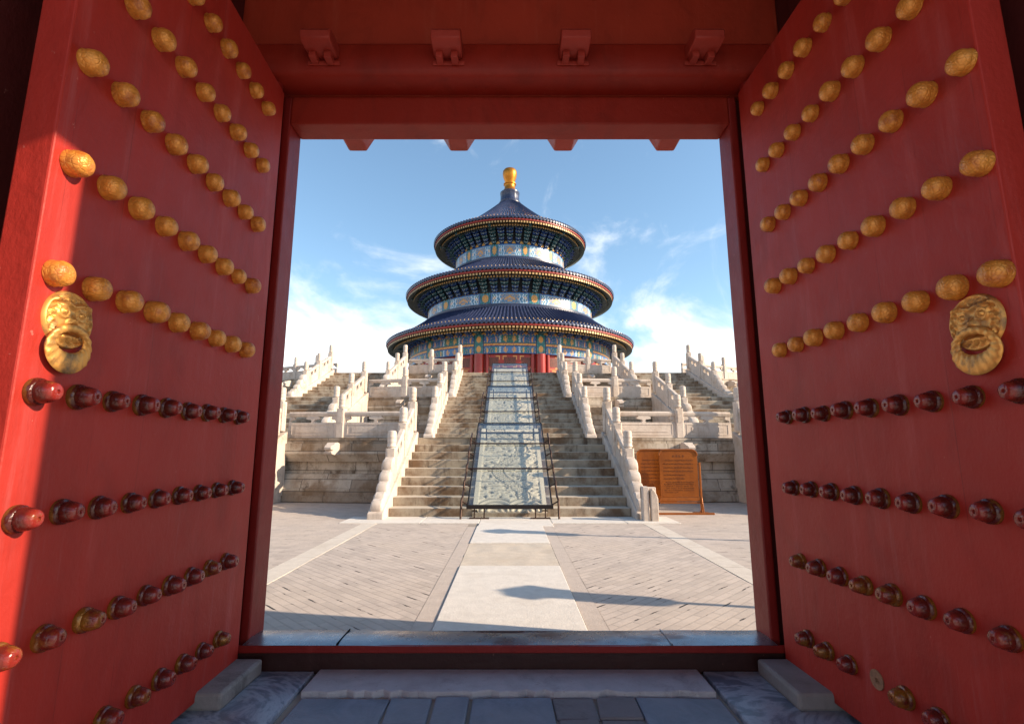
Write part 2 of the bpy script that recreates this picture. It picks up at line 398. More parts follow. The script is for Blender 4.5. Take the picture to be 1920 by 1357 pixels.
# ------------------------------------------------------------------ balustrades and stairs
H0 = 64.0                       # depth of the hall's axis
RT = (47.2, 40.3, 34.2); ZT = (0.0, 2.05, 4.10, 6.15)
FL = ((13.2, 17.0, 0.0), (20.0, 23.85, 2.05), (26.0, 29.9, 4.10))   # flights: foot, head, level of the foot
def stone_post(parent, x, y, z0, h=.96, rz=0.0, w=.27):
    ca, sa = math.cos(rz), math.sin(rz)
    def f(p): return (x + p[0] * ca - p[1] * sa, y + p[0] * sa + p[1] * ca, z0 + p[2])
    b = MB(f); a = w / 2; c = .03
    oc = [(-a + c, -a), (a - c, -a), (a, -a + c), (a, a - c), (a - c, a), (-a + c, a), (-a, a - c), (-a, -a + c)]
    b.prism(oc, 0, h, lambda p, q, t: (p, q, t))
    for (dx, dy) in ((0, -1), (0, 1), (-1, 0), (1, 0)):          # raised long field on each side
        if dx == 0: b.box(-a * .55, a * .55, dy * a - .012, dy * a + .012, h * .52, h * .93)
        else: b.box(dx * a - .012, dx * a + .012, -a * .55, a * .55, h * .52, h * .93)
    p = obj('post', b, M['marble'], parent, smooth=30)
    hb = MB(f); r = w * .46
    prof = [(0, h), (r * .80, h), (r * .80, h + .03), (r * 1.02, h + .045), (r * 1.02, h + .075), (r * .92, h + .09), (r * .94, h + .17), (r * 1.0, h + .19), (r * .93, h + .21), (r * .97, h + .29), (r * 1.02, h + .31), (r * .94, h + .33), (r * .95, h + .41), (r * .85, h + .465), (r * .5, h + .485), (0, h + .49)]
    hb.lathe(prof, 0, 0, 14, rmod=lambda j, i, rr, zz: (rr * (1 + .035 * math.sin(j * 2.7 + i * 1.9)) if 4 < i < 13 else rr, zz))
    obj('post_head', hb, M['marble'], p, smooth=50)
    return p
VASE = [(-.07, .50), (.07, .50), (.045, .54), (.05, .575), (.10, .60), (.17, .605), (.235, .625), (.24, .66), (.19, .69), (.20, .725), (-.20, .725), (-.19, .69), (-.24, .66), (-.235, .625), (-.17, .605), (-.10, .60), (-.05, .575), (-.045, .54)]
HALF = [(0, .50), (.03, .50), (.035, .56), (.10, .59), (.16, .60), (.20, .64), (.17, .68), (.18, .725), (0, .725)]
def rail_panel(parent, p0, p1, stair=False, th=.17):
    """p0, p1 = (x, y, z) at the post faces"""
    p0 = Vector(p0); p1 = Vector(p1); d = Vector((p1.x - p0.x, p1.y - p0.y, 0)); L = d.length; d.normalize(); n = Vector((-d.y, d.x, 0)); dz = p1.z - p0.z
    def f(p): q = p0 + d * p[0] + n * p[1]; return (q.x, q.y, p0.z + dz * p[0] / L + p[2])
    b = MB(f)
    if stair:
        b.box(0, L, -th / 2, th / 2, 0, .52)
        for a0, a1 in ((0, .24), (.44, .56), (.76, 1)): b.box(a0 * L, a1 * L, -th / 2 + .015, th / 2 - .015, .52, .70)
    else:
        b.box(0, L, -th / 2, th / 2, .0, .50)
        for s_ in (-1, 1):                                   # raised frame with carved field
            y0, y1 = (th / 2 - .004, th / 2 + .012) if s_ > 0 else (-th / 2 - .012, -th / 2 + .004)
            for (u0, u1, v0, v1) in ((.10, L - .10, .42, .45), (.10, L - .10, .08, .11), (.10, .13, .11, .42), (L - .13, L - .10, .11, .42), (.28, L - .28, .18, .35)):
                b.box(u0, u1, y0, y1, v0, v1)
        for s_ in (-1, 1):
            for k in range(7):
                u = .36 + (L - .72) * k / 6; y = s_ * (th / 2 + .018)
                b.tube([(u - .05, y - s_ * .014, .24 + .03 * math.sin(k * 2.1)), (u, y - s_ * .012, .29 + .02 * math.cos(k * 3)), (u + .05, y - s_ * .014, .25 + .03 * math.sin(k * 1.3))], .010, 5)
        b.prism([(L / 2 + a, c) for a, c in VASE], -.07, .07, lambda a, c, t: (a, t, c))
        b.prism([(a, c) for a, c in HALF], -.06, .06, lambda a, c, t: (a, t, c))
        b.prism([(L - a, c) for a, c in reversed(HALF)], -.06, .06, lambda a, c, t: (a, t, c))
    hr = th / 2 + .005
    rail = [(-hr, .74), (-hr * .7, .70), (hr * .7, .70), (hr, .74), (hr, .82), (hr * .65, .86), (-hr * .65, .86), (-hr, .82)]
    b.prism(rail, 0, L, lambda a, c, t: (t, a, c))
    return obj('panel', b, M['marble'], parent, smooth=35)
def scroll_stone(parent, P, s0, s1, t, zb, slope):
    """cascading drum stone from the low post (s0) down to the foot (s1 < s0)"""
    n = 5; out = []
    Ln = s0 - s1
    top = [(s0, .80)]
    cs = [(s0 - Ln * (k + .55) / n, .66 - .52 * (k / (n - 1)) ** .85, 0.225 - .012 * k) for k in range(n)]
    for k in range(61):
        s = s0 - (Ln) * k / 60
        h = max([(cz + math.sqrt(max(0, cr * cr - (s - c0) ** 2))) if abs(s - c0) < cr else -1 for c0, cz, cr in cs] + [.02 + .55 * ((s - s1) / Ln)])
        out.append((s, h))
    b = MB()
    pts = [(s0, 0.0)] + [(s1, 0.0)] + list(reversed(out))
    def fn(a, c, tt): x, y, z = P(a, t + tt, 0); return (x, y, zb(a) + c)
    pts2 = [(a, c) for a, c in pts]
    # strip build so that the concave outline fills properly
    vs_ = []; fs = []; m_ = len(out)
    for tt in (-.12, .12):
        for (s, h) in out: vs_.append(fn(s, 0, tt)); vs_.append(fn(s, h, tt * (1.0)))
    for k in range(m_ - 1):
        a = 2 * k; o = 2 * m_
        fs.append((a, a + 1, a + 3, a + 2)); fs.append((o + a, o + a + 2, o + a + 3, o + a + 1))
        fs.append((a + 1, o + a + 1, o + a + 3, a + 3)); fs.append((a, a + 2, o + a + 2, o + a))
    fs.append((0, 2 * m_, 2 * m_ + 1, 1)); e = 2 * (m_ - 1); fs.append((e, e + 1, 2 * m_ + e + 1, 2 * m_ + e))
    b.add(vs_, fs)
    for c0, cz, cr in cs:                                    # each lobe is a rounded drum lying across the rail
        b.tube([fn(c0, cz - .02, q) for q in (-.150, -.146, -.128, -.06, .06, .128, .146, .150)], [cr * .55, cr * .80, cr * .98, cr * 1.06, cr * 1.06, cr * .98, cr * .80, cr * .55], 22)
    return obj('scroll_stone', b, M['marble'], parent, smooth=45, bevel=.02)
def stair_set(xc, half, railt, k, label_pos, main=False):
    """xc(s): centre line; one flight, its two balustrades"""
    foot, head, z0 = FL[k]; n = 9; dz = (ZT[k + 1] - z0) / n; tr = (head - foot) / (n - 1)
    slope = (ZT[k + 1] - z0) / (head - foot)
    def P(s, t, z): return (xc(s) + t, s, z)
    where = ('lowest', 'middle', 'uppermost')[k]
    st = thing('stair_flight', f'{where} flight of worn stone steps in the {label_pos} staircase', 'stairs', P(foot, 0, z0), group='flights of the terrace stairs')
    for i in range(n):
        s0 = foot + i * tr; s1 = head + .9 if i == n - 1 else s0 + tr + .06
        segs = ((-half, -.93), (.93, half)) if main else ((-half, half),)
        for a0, a1 in segs:
            b = MB(); zt = z0 + (i + 1) * dz; j = random.uniform(-.008, .008)
            q0 = s0 + j
            b.hexa([P(q0, a0, z0 - .02 if i == 0 else zt - dz - .05), P(q0, a1, z0 - .02 if i == 0 else zt - dz - .05), P(s1, a1, zt - dz - .05), P(s1, a0, zt - dz - .05), P(q0 - .012, a0, zt), P(q0 - .012, a1, zt), P(s1, a1, zt), P(s1, a0, zt)])
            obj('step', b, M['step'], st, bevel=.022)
    core = MB(); core.hexa([P(foot + .25, -half, z0 - .01), P(foot + .25, half, z0 - .01), P(head + .5, half, z0 - .01), P(head + .5, -half, z0 - .01), P(foot + .25, -half, z0 + .03), P(foot + .25, half, z0 + .03), P(head + .5, half, ZT[k + 1] - .30), P(head + .5, -half, ZT[k + 1] - .30)])
    obj('core', core, M['marble_wall'], st)
    def zs(s): return z0 + .24 + max(0.0, (s - foot)) * slope if s < head else ZT[k + 1] + .02
    for sg in (-1, 1):
        b = MB(); w = .26
        a0, a1 = sorted((sg * (half + .003), sg * (railt + w * .75)))
        fr = foot - .55
        b.hexa([P(fr, a0, z0), P(fr, a1, z0), P(head + .1, a1, z0), P(head + .1, a0, z0), P(fr, a0, z0 + .16), P(fr, a1, z0 + .16), P(head + .1, a1, ZT[k + 1] + .2), P(head + .1, a0, ZT[k + 1] + .2)])
        obj('stringer', b, M['marble'], st, bevel=.025)
    if main:
        b = MB(); NV, NU = 190, 80; zr = []
        def hgt(u, v):
            x = (u - .5) * 1.86; y = v * 4.4
            brd = 1.0 if abs(x) > .80 else 0.0
            w = mnoise.noise((x * 2.2, y * 1.6, k * 9.0)) * 1.2
            sc = abs(math.sin((y * 4.6 + w * 2.4))) * .5 + abs(mnoise.noise((x * 5.5 + w, y * 8.0 + w, 3 + k))) * 1.0 + abs(mnoise.noise((x * 12, y * 17, 5))) * .5
            gap = mnoise.noise((x * 6.5 + w * .6, y * 19.0, 4 + k))
            sc = .55 + .45 * min(1, sc) if gap < .22 else .15
            dr = abs(x - .36 * math.sin(y * 2.5 + k)) / .15          # a long sinuous body winding up between the clouds
            if dr < 1.0: sc = min(1, .25 + 1.1 * abs(math.sin(y * 34 + x * 26) * math.sin(y * 30 - x * 30)))
            elif dr < 1.2: sc = .3
            # sea waves and rocks at the foot
            if v < .13: sc = .5 + .5 * math.sin(14 * math.hypot((abs(x) - .38), y - .0) * 3.0)
            if abs(y % 1.1) < .03: sc = .1
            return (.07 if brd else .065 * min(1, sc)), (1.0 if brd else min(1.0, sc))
        def fn(u, v):
            s = foot - .05 + v * (head - foot + .25); h = hgt(u, v)[0]
            return P(s, (u - .5) * 1.86, z0 + .12 + max(0, s - foot) * slope + h)
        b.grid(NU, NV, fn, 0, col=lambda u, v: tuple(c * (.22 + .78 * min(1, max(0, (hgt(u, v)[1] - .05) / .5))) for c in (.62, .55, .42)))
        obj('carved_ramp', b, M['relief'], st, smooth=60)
        bb = MB(); bb.hexa([P(foot - .06, -.93, z0), P(foot - .06, .93, z0), P(head + .4, .93, z0), P(head + .4, -.93, z0), P(foot - .06, -.93, z0 + .115), P(foot - .06, .93, z0 + .115), P(head + .4, .93, ZT[k + 1] + .05), P(head + .4, -.93, ZT[k + 1] + .05)])
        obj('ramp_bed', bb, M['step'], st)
    # balustrades
    for sg in (-1, 1):
        side = ('left' if sg < 0 else 'right')
        bl = thing('stair_balustrade', f'white marble balustrade stepping up the {side} side of the {where} flight, {label_pos} staircase', 'balustrade', P(foot, sg * railt, z0), group='balustrades along the stairs')
        ps = [head - .05, head - 1.45, head - 2.85]
        th = math.atan2(P(head, 0, 0)[0] - P(foot, 0, 0)[0], 1) * 0
        for s in ps:
            stone_post(bl, *P(s, sg * railt, zs(s) - (.08 if s < head - .2 else 0.0)), h=(.96 if s > head - .2 else 1.02))
        for q in (0, 1):
            lo, hi = ps[q + 1] + .13, ps[q] - .13
            rail_panel(bl, P(lo, sg * railt, zs(lo) - .02), P(hi, sg * railt, min(zs(hi), ZT[k + 1] + .12) - .02), True)
        scroll_stone(bl, P, ps[2] - .13, foot - .42, sg * railt, lambda a: zs(a) - .06 if a > foot else z0 + .15 + (a - (foot - .42)) * .08, slope)
# carved ramp material (shading and dirt of the carved hollows are painted into its colour)
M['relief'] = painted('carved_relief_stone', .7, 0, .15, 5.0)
stair_set(lambda s: 0.0, 3.02, 3.22, 0, 'central', True)
stair_set(lambda s: 0.0, 2.88, 3.07, 1, 'central', True)
stair_set(lambda s: 0.0, 2.76, 2.95, 2, 'central', True)
FX = lambda s: 9.75 - .105 * (s - 17)
for k in (0, 1, 2):
    stair_set(lambda s: FX(s), 2.0, 2.2, k, 'right flanking')
    stair_set(lambda s: -FX(s), 2.0, 2.2, k, 'left flanking')

# ------------------------------------------------------------------ terrace tiers
TP = [(.38, 0), (.38, .03), (.42, .032), (.42, .21), (.36, .215), (.37, .43), (.30, .45), (.29, .55), (.22, .72), (.14, .86), (.13, .885), (-.02, .89), (-.02, 1.27), (.15, 1.275), (.22, 1.37), (.34, 1.49), (.38, 1.53), (.38, 1.86), (.27, 1.864), (.29, 2.03), (-.2, 2.05)]
def spout(parent, R_, a, z):
    ca, sa = math.cos(a), math.sin(a)
    def f(p): r = R_ + p[0]; return (r * sa + p[1] * ca, H0 - r * ca + p[1] * sa, z + p[2])
    b = MB(f)
    pr = [(.0, -.17), (.0, .17), (.12, .21), (.27, .20), (.36, .13), (.47, .11), (.53, .05), (.52, -.02), (.40, -.03), (.40, -.06), (.49, -.08), (.47, -.15), (.30, -.19)]
    b.prism(pr, -.16, .16, lambda u, v, t: (u, t * (1.0 - .35 * max(0, u - .2) / .38), v))
    for s_ in (-1, 1):
        b.tube([(.37, s_ * .10, .10), (.33, s_ * .125, .12), (.29, s_ * .12, .13)], [.02, .035, .02], 8)       # eyes
    return obj('water_spout', b, M['marble'], parent, smooth=40, bevel=.035)
TL = ('lowest and widest tier of the marble terrace, stained stone blocks with dragon head spouts', 'middle tier of the marble terrace, set back above the lowest one', 'top tier of the marble terrace, carrying the round hall')
for k in range(3):
    Rk = RT[k]; z0 = ZT[k]
    t = thing('terrace_tier', TL[k], 'terrace', (0, H0, z0))
    e0 = (3.3, 3.1, 3.0)[k]; fx0 = FX(FL[k][1]) - 2.1; fx1 = fx0 + 4.2
    for sg in (-1, 1):
        for (x0, x1) in ((e0, fx0), (fx1, None)):
            a0 = math.asin(x0 / Rk); a1 = math.asin(x1 / Rk) if x1 else R(100)
            b = MB(); aa = sorted((sg * a0, sg * a1))
            b.lathe([(Rk + r, z0 + z * (2.05 / 2.05)) for r, z in TP], 0, H0, 24 if x1 else 60, aa[0], aa[1])
            obj('tier_wall', b, M['marble_wall'], t, smooth=25)
        # posts of this tier's own rail carry a spout below each
    fl = MB(); ri = RT[k + 1] - .3 if k < 2 else 0.01
    fl.lathe([(Rk - .1, z0 + 2.05), (ri, z0 + 2.046)], 0, H0, 120)
    obj('floor', fl, M['flag'], t)
    Rp = Rk - .0
    def pt(a, z): return (Rp * math.sin(a), H0 - Rp * math.cos(a), z)
    nm = ('lowest', 'middle', 'top')[k]
    for sg in (-1, 1):
        side = 'left' if sg < 0 else 'right'
        xa = (3.22, 3.07, 2.95)[k]; xb = FX(FL[k][1]) - 2.2
        zt = z0 + 2.05
        bl = thing('terrace_balustrade', f'marble balustrade on the {nm} terrace tier between the central and {side} flanking stairs', 'balustrade', pt(sg * math.asin((xa + xb) / 2 / Rp), zt), group='balustrades round the terrace')
        aa = [sg * math.asin(x / Rp) for x in (xa, (xa + xb) / 2 + (.22, .0, .1)[k], xb)]
        stone_post(bl, *pt(aa[1], zt), rz=aa[1])
        spout(t, Rk + .36, aa[1], z0 + 1.68)
        g_ = .135 / Rp
        for q in (0, 1):
            rail_panel(bl, pt(aa[q] + sg * g_, zt), pt(aa[q + 1] - sg * g_, zt))
        # beyond the flanking stair
        bl = thing('terrace_balustrade', f'marble balustrade on the {nm} terrace tier running outward past the {side} flanking stairs', 'balustrade', pt(sg * math.asin((xb + 5) / Rp), zt), group='balustrades round the terrace')
        a = sg * math.asin((xb + 4.4) / Rp); st_ = sg * 1.75 / Rp
        for q in range(6):
            a2 = a + st_
            rail_panel(bl, pt(a + sg * g_, zt), pt(a2 - sg * g_, zt)); stone_post(bl, *pt(a2, zt), rz=a2)
            if q < 4: spout(t, Rk + .36, a2, z0 + 1.68)
            a = a2
# ------------------------------------------------------------------ round hall
M['tile'] = (lambda t: (t.bump(t.noise(3.5, 4, .6, (1, 1, 5)), .3, .03), t.done(t.mix(t.ramp(t.noise(1.6, 5, .7), .35, .7), (.015, .024, .066), (.036, .046, .095)), t.m('ADD', .20, t.m('MULTIPLY', t.noise(2.5, 4, .6), .25)))))(NT('blue_glazed_tile'))[1]
M['tile_end'] = plain('tile_end_glaze', (.06, .085, .17), .25, 0, .4, 4.0, 0)
M['eave_red'] = plain('eave_red_board', (.30, .020, .010), .5, 0, .35, 1.5, 0)
M['soffit'] = plain('soffit_boards', (.07, .030, .018), .6, 0, .4, 2.0, 0)
M['rafter'] = plain('rafter_green', (.035, .055, .045), .5, 0, .3, 2.0, 0)
M['rafter_end'] = plain('rafter_end_gold', (.52, .32, .13), .45, .2, .35, 3.0, 0)
M['br_blue'] = plain('bracket_blue', (.015, .055, .20), .5, 0, .4, 2.0, 0)
M['br_green'] = plain('bracket_green', (.014, .075, .095), .5, 0, .4, 2.0, 0)
M['br_edge'] = plain('bracket_pale_edge', (.36, .44, .42), .5, 0, .5, 3.0, 0)
M['br_gold'] = plain('bracket_gilt', (.50, .26, .06), .4, .3, .3, 3.0, 0)
M['br_dark'] = plain('bracket_backing', (.018, .022, .030), .7, 0, .3, 2.0, 0)
M['paint'] = painted('painted_beams', .45, 0, .18, 1.2)
M['lacquer'] = plain('red_lacquer', (.30, .018, .012), .32, 0, .3, 1.0, .05)
GOLD, BLUE, TEAL, PALE, DKB, REDC = (.62, .31, .08), (.014, .085, .28), (.015, .14, .15), (.28, .43, .56), (.008, .025, .09), (.30, .02, .012)
def nz(x, y, s): return mnoise.noise((x, y, s))
def band_upper(u, v):          # one bay of the two upper drums
    a = abs(u - .5) * 2        # 0 centre .. 1 column
    if a > .76:                # half a column
        c = (1 - a) / .24      # 0 column axis .. 1
        if c > .86: return DKB
        d = math.hypot(c * .9, (v - .52) * 1.5)
        if d < .50: return GOLD if nz(c * 7, v * 11, 2) > -.18 else (.42, .22, .06)
        if v < .08: return REDC
        return TEAL if nz(c * 4, v * 6, 5) > -.1 else (.06, .26, .42)
    if a > .71 or v > .90 or v < .06: return (.03, .15, .42) if a <= .71 or a > .735 else PALE
    if v > .86 or v < .10: return PALE
    edge = .50 + .06 * abs(math.sin(v * 9.4)); 
    if abs(a - edge) < .022 or abs(a - edge - .10) < .015: return (.62, .74, .82)
    if a > edge: 
        g = nz(a * 13, v * 8, 1.3)
        return GOLD if g > .30 else (TEAL if g < -.05 else (.10, .28, .50))
    mot = nz(a * 24, v * 13, 7.7) + .34 - a * 1.15 - abs(v - .5) * .9
    if abs(a - .40 - .03 * math.sin(v * 12)) < .018: return (.60, .72, .80)
    if mot > .06 and a < .37: return GOLD
    g2 = nz(a * 17, v * 12, 3.1)
    return (.36, .48, .58) if g2 > .36 else ((.09, .24, .43) if g2 > -.12 else (.05, .19, .32))
def band_lower(u, v):          # one bay of the big lower beams: two beams with a gold strip between
    a = abs(u - .5) * 2
    if a > .83:
        c = (1 - a) / .17
        if c > .82: return DKB
        k = (v * 2) % 1.0
        d = math.hypot(c * .7, (k - .5) * 1.0)
        if d < .33: return GOLD if nz(c * 8, v * 20, 4) > -.25 else (.5, .26, .07)
        return TEAL if nz(c * 5, v * 9, 6) > -.2 else (.05, .24, .30)
    if v > .95: return (.03, .12, .40) if int(u * 60) % 3 else GOLD
    if .40 < v < .53:
        return GOLD if nz(u * 46, v * 40, 1) > -.22 else (.36, .07, .02)
    if .37 < v <= .40 or .53 <= v < .555 or v < .03: return DKB
    up = v >= .555
    k = (v - .555) / .395 if up else (v - .03) / .34
    base, alt = ((BLUE, TEAL) if up else (TEAL, BLUE))
    if k < .07 or k > .93: return alt
    def mot(c0, w, s): return nz(a * 44, k * 11, s) * .75 + .40 - abs(a - c0) / w - abs(k - .5) * .75
    if a < .33:
        if a > .30 - .03 * abs(math.sin(k * 9)): return (.35, .48, .58)
        fld = TEAL if up else (.05, .16, .36)
        return GOLD if mot(.14, .17, 3) > .02 else fld
    if .38 < a < .50: return GOLD if mot(.44, .075, 5) > .03 else ((.04, .12, .34) if up else (.03, .20, .22))
    if .64 < a < .79: return GOLD if mot(.715, .085, 9) > .0 else ((.05, .12, .36) if int(a * 40) % 2 else base)
    q = nz(a * 46, k * 13, 8)
    return GOLD if q > .34 else (PALE if q < -.45 else (base if q < .12 else alt))
def lattice(u, v):             # one bay of red lattice doors under a row of transom windows
    def win(x, y, w, h, gold=True):
        ex = min(x, w - x); ey = min(y, h - y)
        if min(ex, ey) < .10:
            return GOLD if (gold and ex < .45 and ey < .40 and min(ex, ey) > .015) else REDC
        if min(ex, ey) < .17: return REDC
        s = .16; p = (x + y) / s % 1.0; q = (x - y) / s % 1.0
        return (.22, .045, .02) if min(p, q) < .28 else (.035, .006, .005)
    X = (u - .5) * 6.45; Y = v * 4.9
    if abs(X) > 2.72: return REDC
    if Y > 3.35:               # transom row
        if Y > 4.72 or Y < 3.5: return GOLD if abs(Y - 3.40) < .03 else REDC
        k = int((X + 2.72) // 1.813); x = (X + 2.72) - k * 1.813
        if x < .12 or x > 1.69: return REDC
        return win(x - .12, Y - 3.5, 1.57, 1.22)
    k = int((X + 2.72) // 1.36); x = (X + 2.72) - k * 1.36
    if x < .07 or x > 1.29: return (.20, .012, .008)
    if Y > 1.35: return win(x - .07, Y - 1.35, 1.22, 1.95)
    if Y > 1.15 or Y < .12: return REDC
    return GOLD if nz(x * 6, Y * 6, k) > .2 and .2 < x < 1.15 and .25 < Y < 1.0 else REDC
hall = thing('round_hall', 'round temple hall with three blue tiled roofs and a gilded finial', 'temple', (0, H0, 6.15))
def ring_paint(name, r, z0, z1, fn, nu, nv, a_lo=0, bulge=0.0):
    b = MB()
    for bay in range(12):
        c = bay * 30 - 15
        b.grid(nu, nv, lambda u, v: ((r + bulge * math.sin(v * math.pi)) * math.sin(R(c + 30 * u)), H0 - (r + bulge * math.sin(v * math.pi)) * math.cos(R(c + 30 * u)), z0 + (z1 - z0) * v), 0, col=fn)
    return obj(name, b, M['paint'], hall, smooth=50)
b = MB(); b.lathe([(13.9, 6.15), (13.9, 6.3), (13.7, 6.32), (13.7, 6.42), (0.01, 6.44)], 0, H0, 96); obj('plinth', b, M['marble'], hall)
ring_paint('door_wall', 12.1, 6.44, 11.42, lattice, 150, 96)
ring_paint('lower_beam', 12.42, 11.4, 13.45, band_lower, 170, 30, bulge=.05)
for k in range(12):
    a = R(k * 30 + 15); b = MB(); cx, cy = 12.35 * math.sin(a), H0 - 12.35 * math.cos(a)
    b.lathe([(.50, 6.44), (.50, 11.4), (.0, 11.42)], cx, cy, 20); obj('column', b, M['lacquer'], hall, smooth=50)
for k in range(12):                     # door posts beside each column
    for s_ in (-1, 1):
        a = R(k * 30 + 15 + s_ * 3.9); b = MB(); cx, cy = 12.2 * math.sin(a), H0 - 12.2 * math.cos(a)
        b.lathe([(.2, 6.44), (.2, 11.4)], cx, cy, 8); obj('door_post', b, M['lacquer'], hall, smooth=50)
ring_paint('middle_drum', 10.38, 17.25, 18.55, band_upper, 130, 24)
ring_paint('upper_drum', 7.02, 23.98, 25.55, band_upper, 110, 24)
def roof(rt, zt, rr, zr, p, N, nr):
    b = MB(); prof = []
    for i in range(nr + 1):
        r = rt + (rr - rt) * i / nr; prof.append((r, zr + (zt - zr) * ((rr - r) / (rr - rt)) ** p))
    sh = [0, .75, 1.0, .75, 0, 0]
    amp = .15
    def rm(j, i, r, z): return r, z + amp * sh[j % 6] * min(1, .25 + .75 * r / rr) - .02
    prof2 = prof + [(rr + .03, zr - .07), (rr + .0, zr - .30)]
    b.lathe(prof2, 0, H0, N * 6, rmod=lambda j, i, r, z: rm(j, i, r, z) if i <= nr else (r, z + amp * sh[j % 6] * (1 if i == nr + 1 else .9)))
    o = obj('roof', b, M['tile'], hall, smooth=40)
    c = MB()
    for j in range(N):                  # round tile ends and a nail cap on each row
        a = 2 * math.pi * (j + .4) / N; ca, sa = math.cos(a), math.sin(a)
        rad = .62 * math.pi * rr / N * .85
        vs_ = [((rr + .05) * sa + rad * math.cos(q) * ca, H0 - (rr + .05) * ca + rad * math.cos(q) * sa, zr + .0 + rad * math.sin(q)) for q in [R(45 * e) for e in range(8)]]
        ctr = ((rr + .09) * sa, H0 - (rr + .09) * ca, zr + .0)
        c.add(vs_ + [ctr], [(e, (e + 1) % 8, 8) for e in range(8)])
        rn = rr - .42; zn = zr + (zt - zr) * ((.42) / (rr - rt)) ** p + amp * .9
        s_ = .075
        c.add([(rn * sa + s_ * x_ * ca, H0 - rn * ca + s_ * x_ * sa + s_ * y_, zn + s_ * z_ * 2.0) for x_, y_, z_ in ((1, 0, 0), (0, 1, 0), (-1, 0, 0), (0, -1, 0), (0, 0, 1))], [(0, 1, 4), (1, 2, 4), (2, 3, 4), (3, 0, 4)], 1)
    e = obj('tile_ends', c, [M['tile_end'], M['rafter_end']], o); e['kind'] = 'stuff'
    # red board, rafters in two rows, soffit
    d = MB(); d.lathe([(rr - .10, zr - .28), (rr - .10, zr - .46), (rr - .30, zr - .46), (rr - .30, zr - .28)], 0, H0, 160)
    obj('eave_board', d, M['eave_red'], hall, smooth=40)
    q = MB(); q.lathe([(rr - .12, zr - .34), (rr - 1.1, zr - .02), (rr - 3.2, zr + .55)], 0, H0, 120); obj('soffit', q, M['soffit'], hall, smooth=50)
    f = MB(); NR = int(N * 1.22)
    for j in range(NR):
        a = 2 * math.pi * j / NR; ca, sa = math.cos(a), math.sin(a)
        def pp(r, w, z): return (r * sa + w * ca, H0 - r * ca + w * sa, z)
        hw = math.pi * rr / NR * .58
        for (r0, z0, r1, z1, h) in ((rr - .16, zr - .74, rr - 1.4, zr - .40, .21), (rr - .86, zr - .86, rr - 2.3, zr - .42, .21)):
            f.hexa([pp(r0, -hw, z0), pp(r0, hw, z0), pp(r1, hw * .8, z1), pp(r1, -hw * .8, z1), pp(r0, -hw, z0 + h), pp(r0, hw, z0 + h), pp(r1, hw * .8, z1 + h), pp(r1, -hw * .8, z1 + h)], [0, 0, 1, 0, 0, 0])
    e = obj('eave_rafters', f, [M['rafter'], M['rafter_end']], hall); e['kind'] = 'stuff'
    return o
r1 = roof(10.75, 17.0, 15.3, 14.2, 1.3, 214, 12)
r2 = roof(7.4, 23.7, 13.15, 20.5, 1.35, 190, 12)
r3 = roof(1.2, 34.2, 9.88, 27.75, 1.32, 150, 18)
for (r, z0, z1) in ((10.45, 16.85, 17.28), (7.1, 23.5, 24.0)):      # stepped tile ridge round the foot of each drum
    h = z1 - z0; b = MB(); b.lathe([(r + .55, z0 - .35), (r + .55, z0 + .12), (r + .42, z0 + .2), (r + .42, z0 + h * .5), (r + .30, z0 + h * .58), (r + .30, z0 + h * .85), (r + .12, z1), (r - .1, z1 + .02)], 0, H0, 120)
    obj('ridge_band', b, M['tile'], hall, smooth=30)
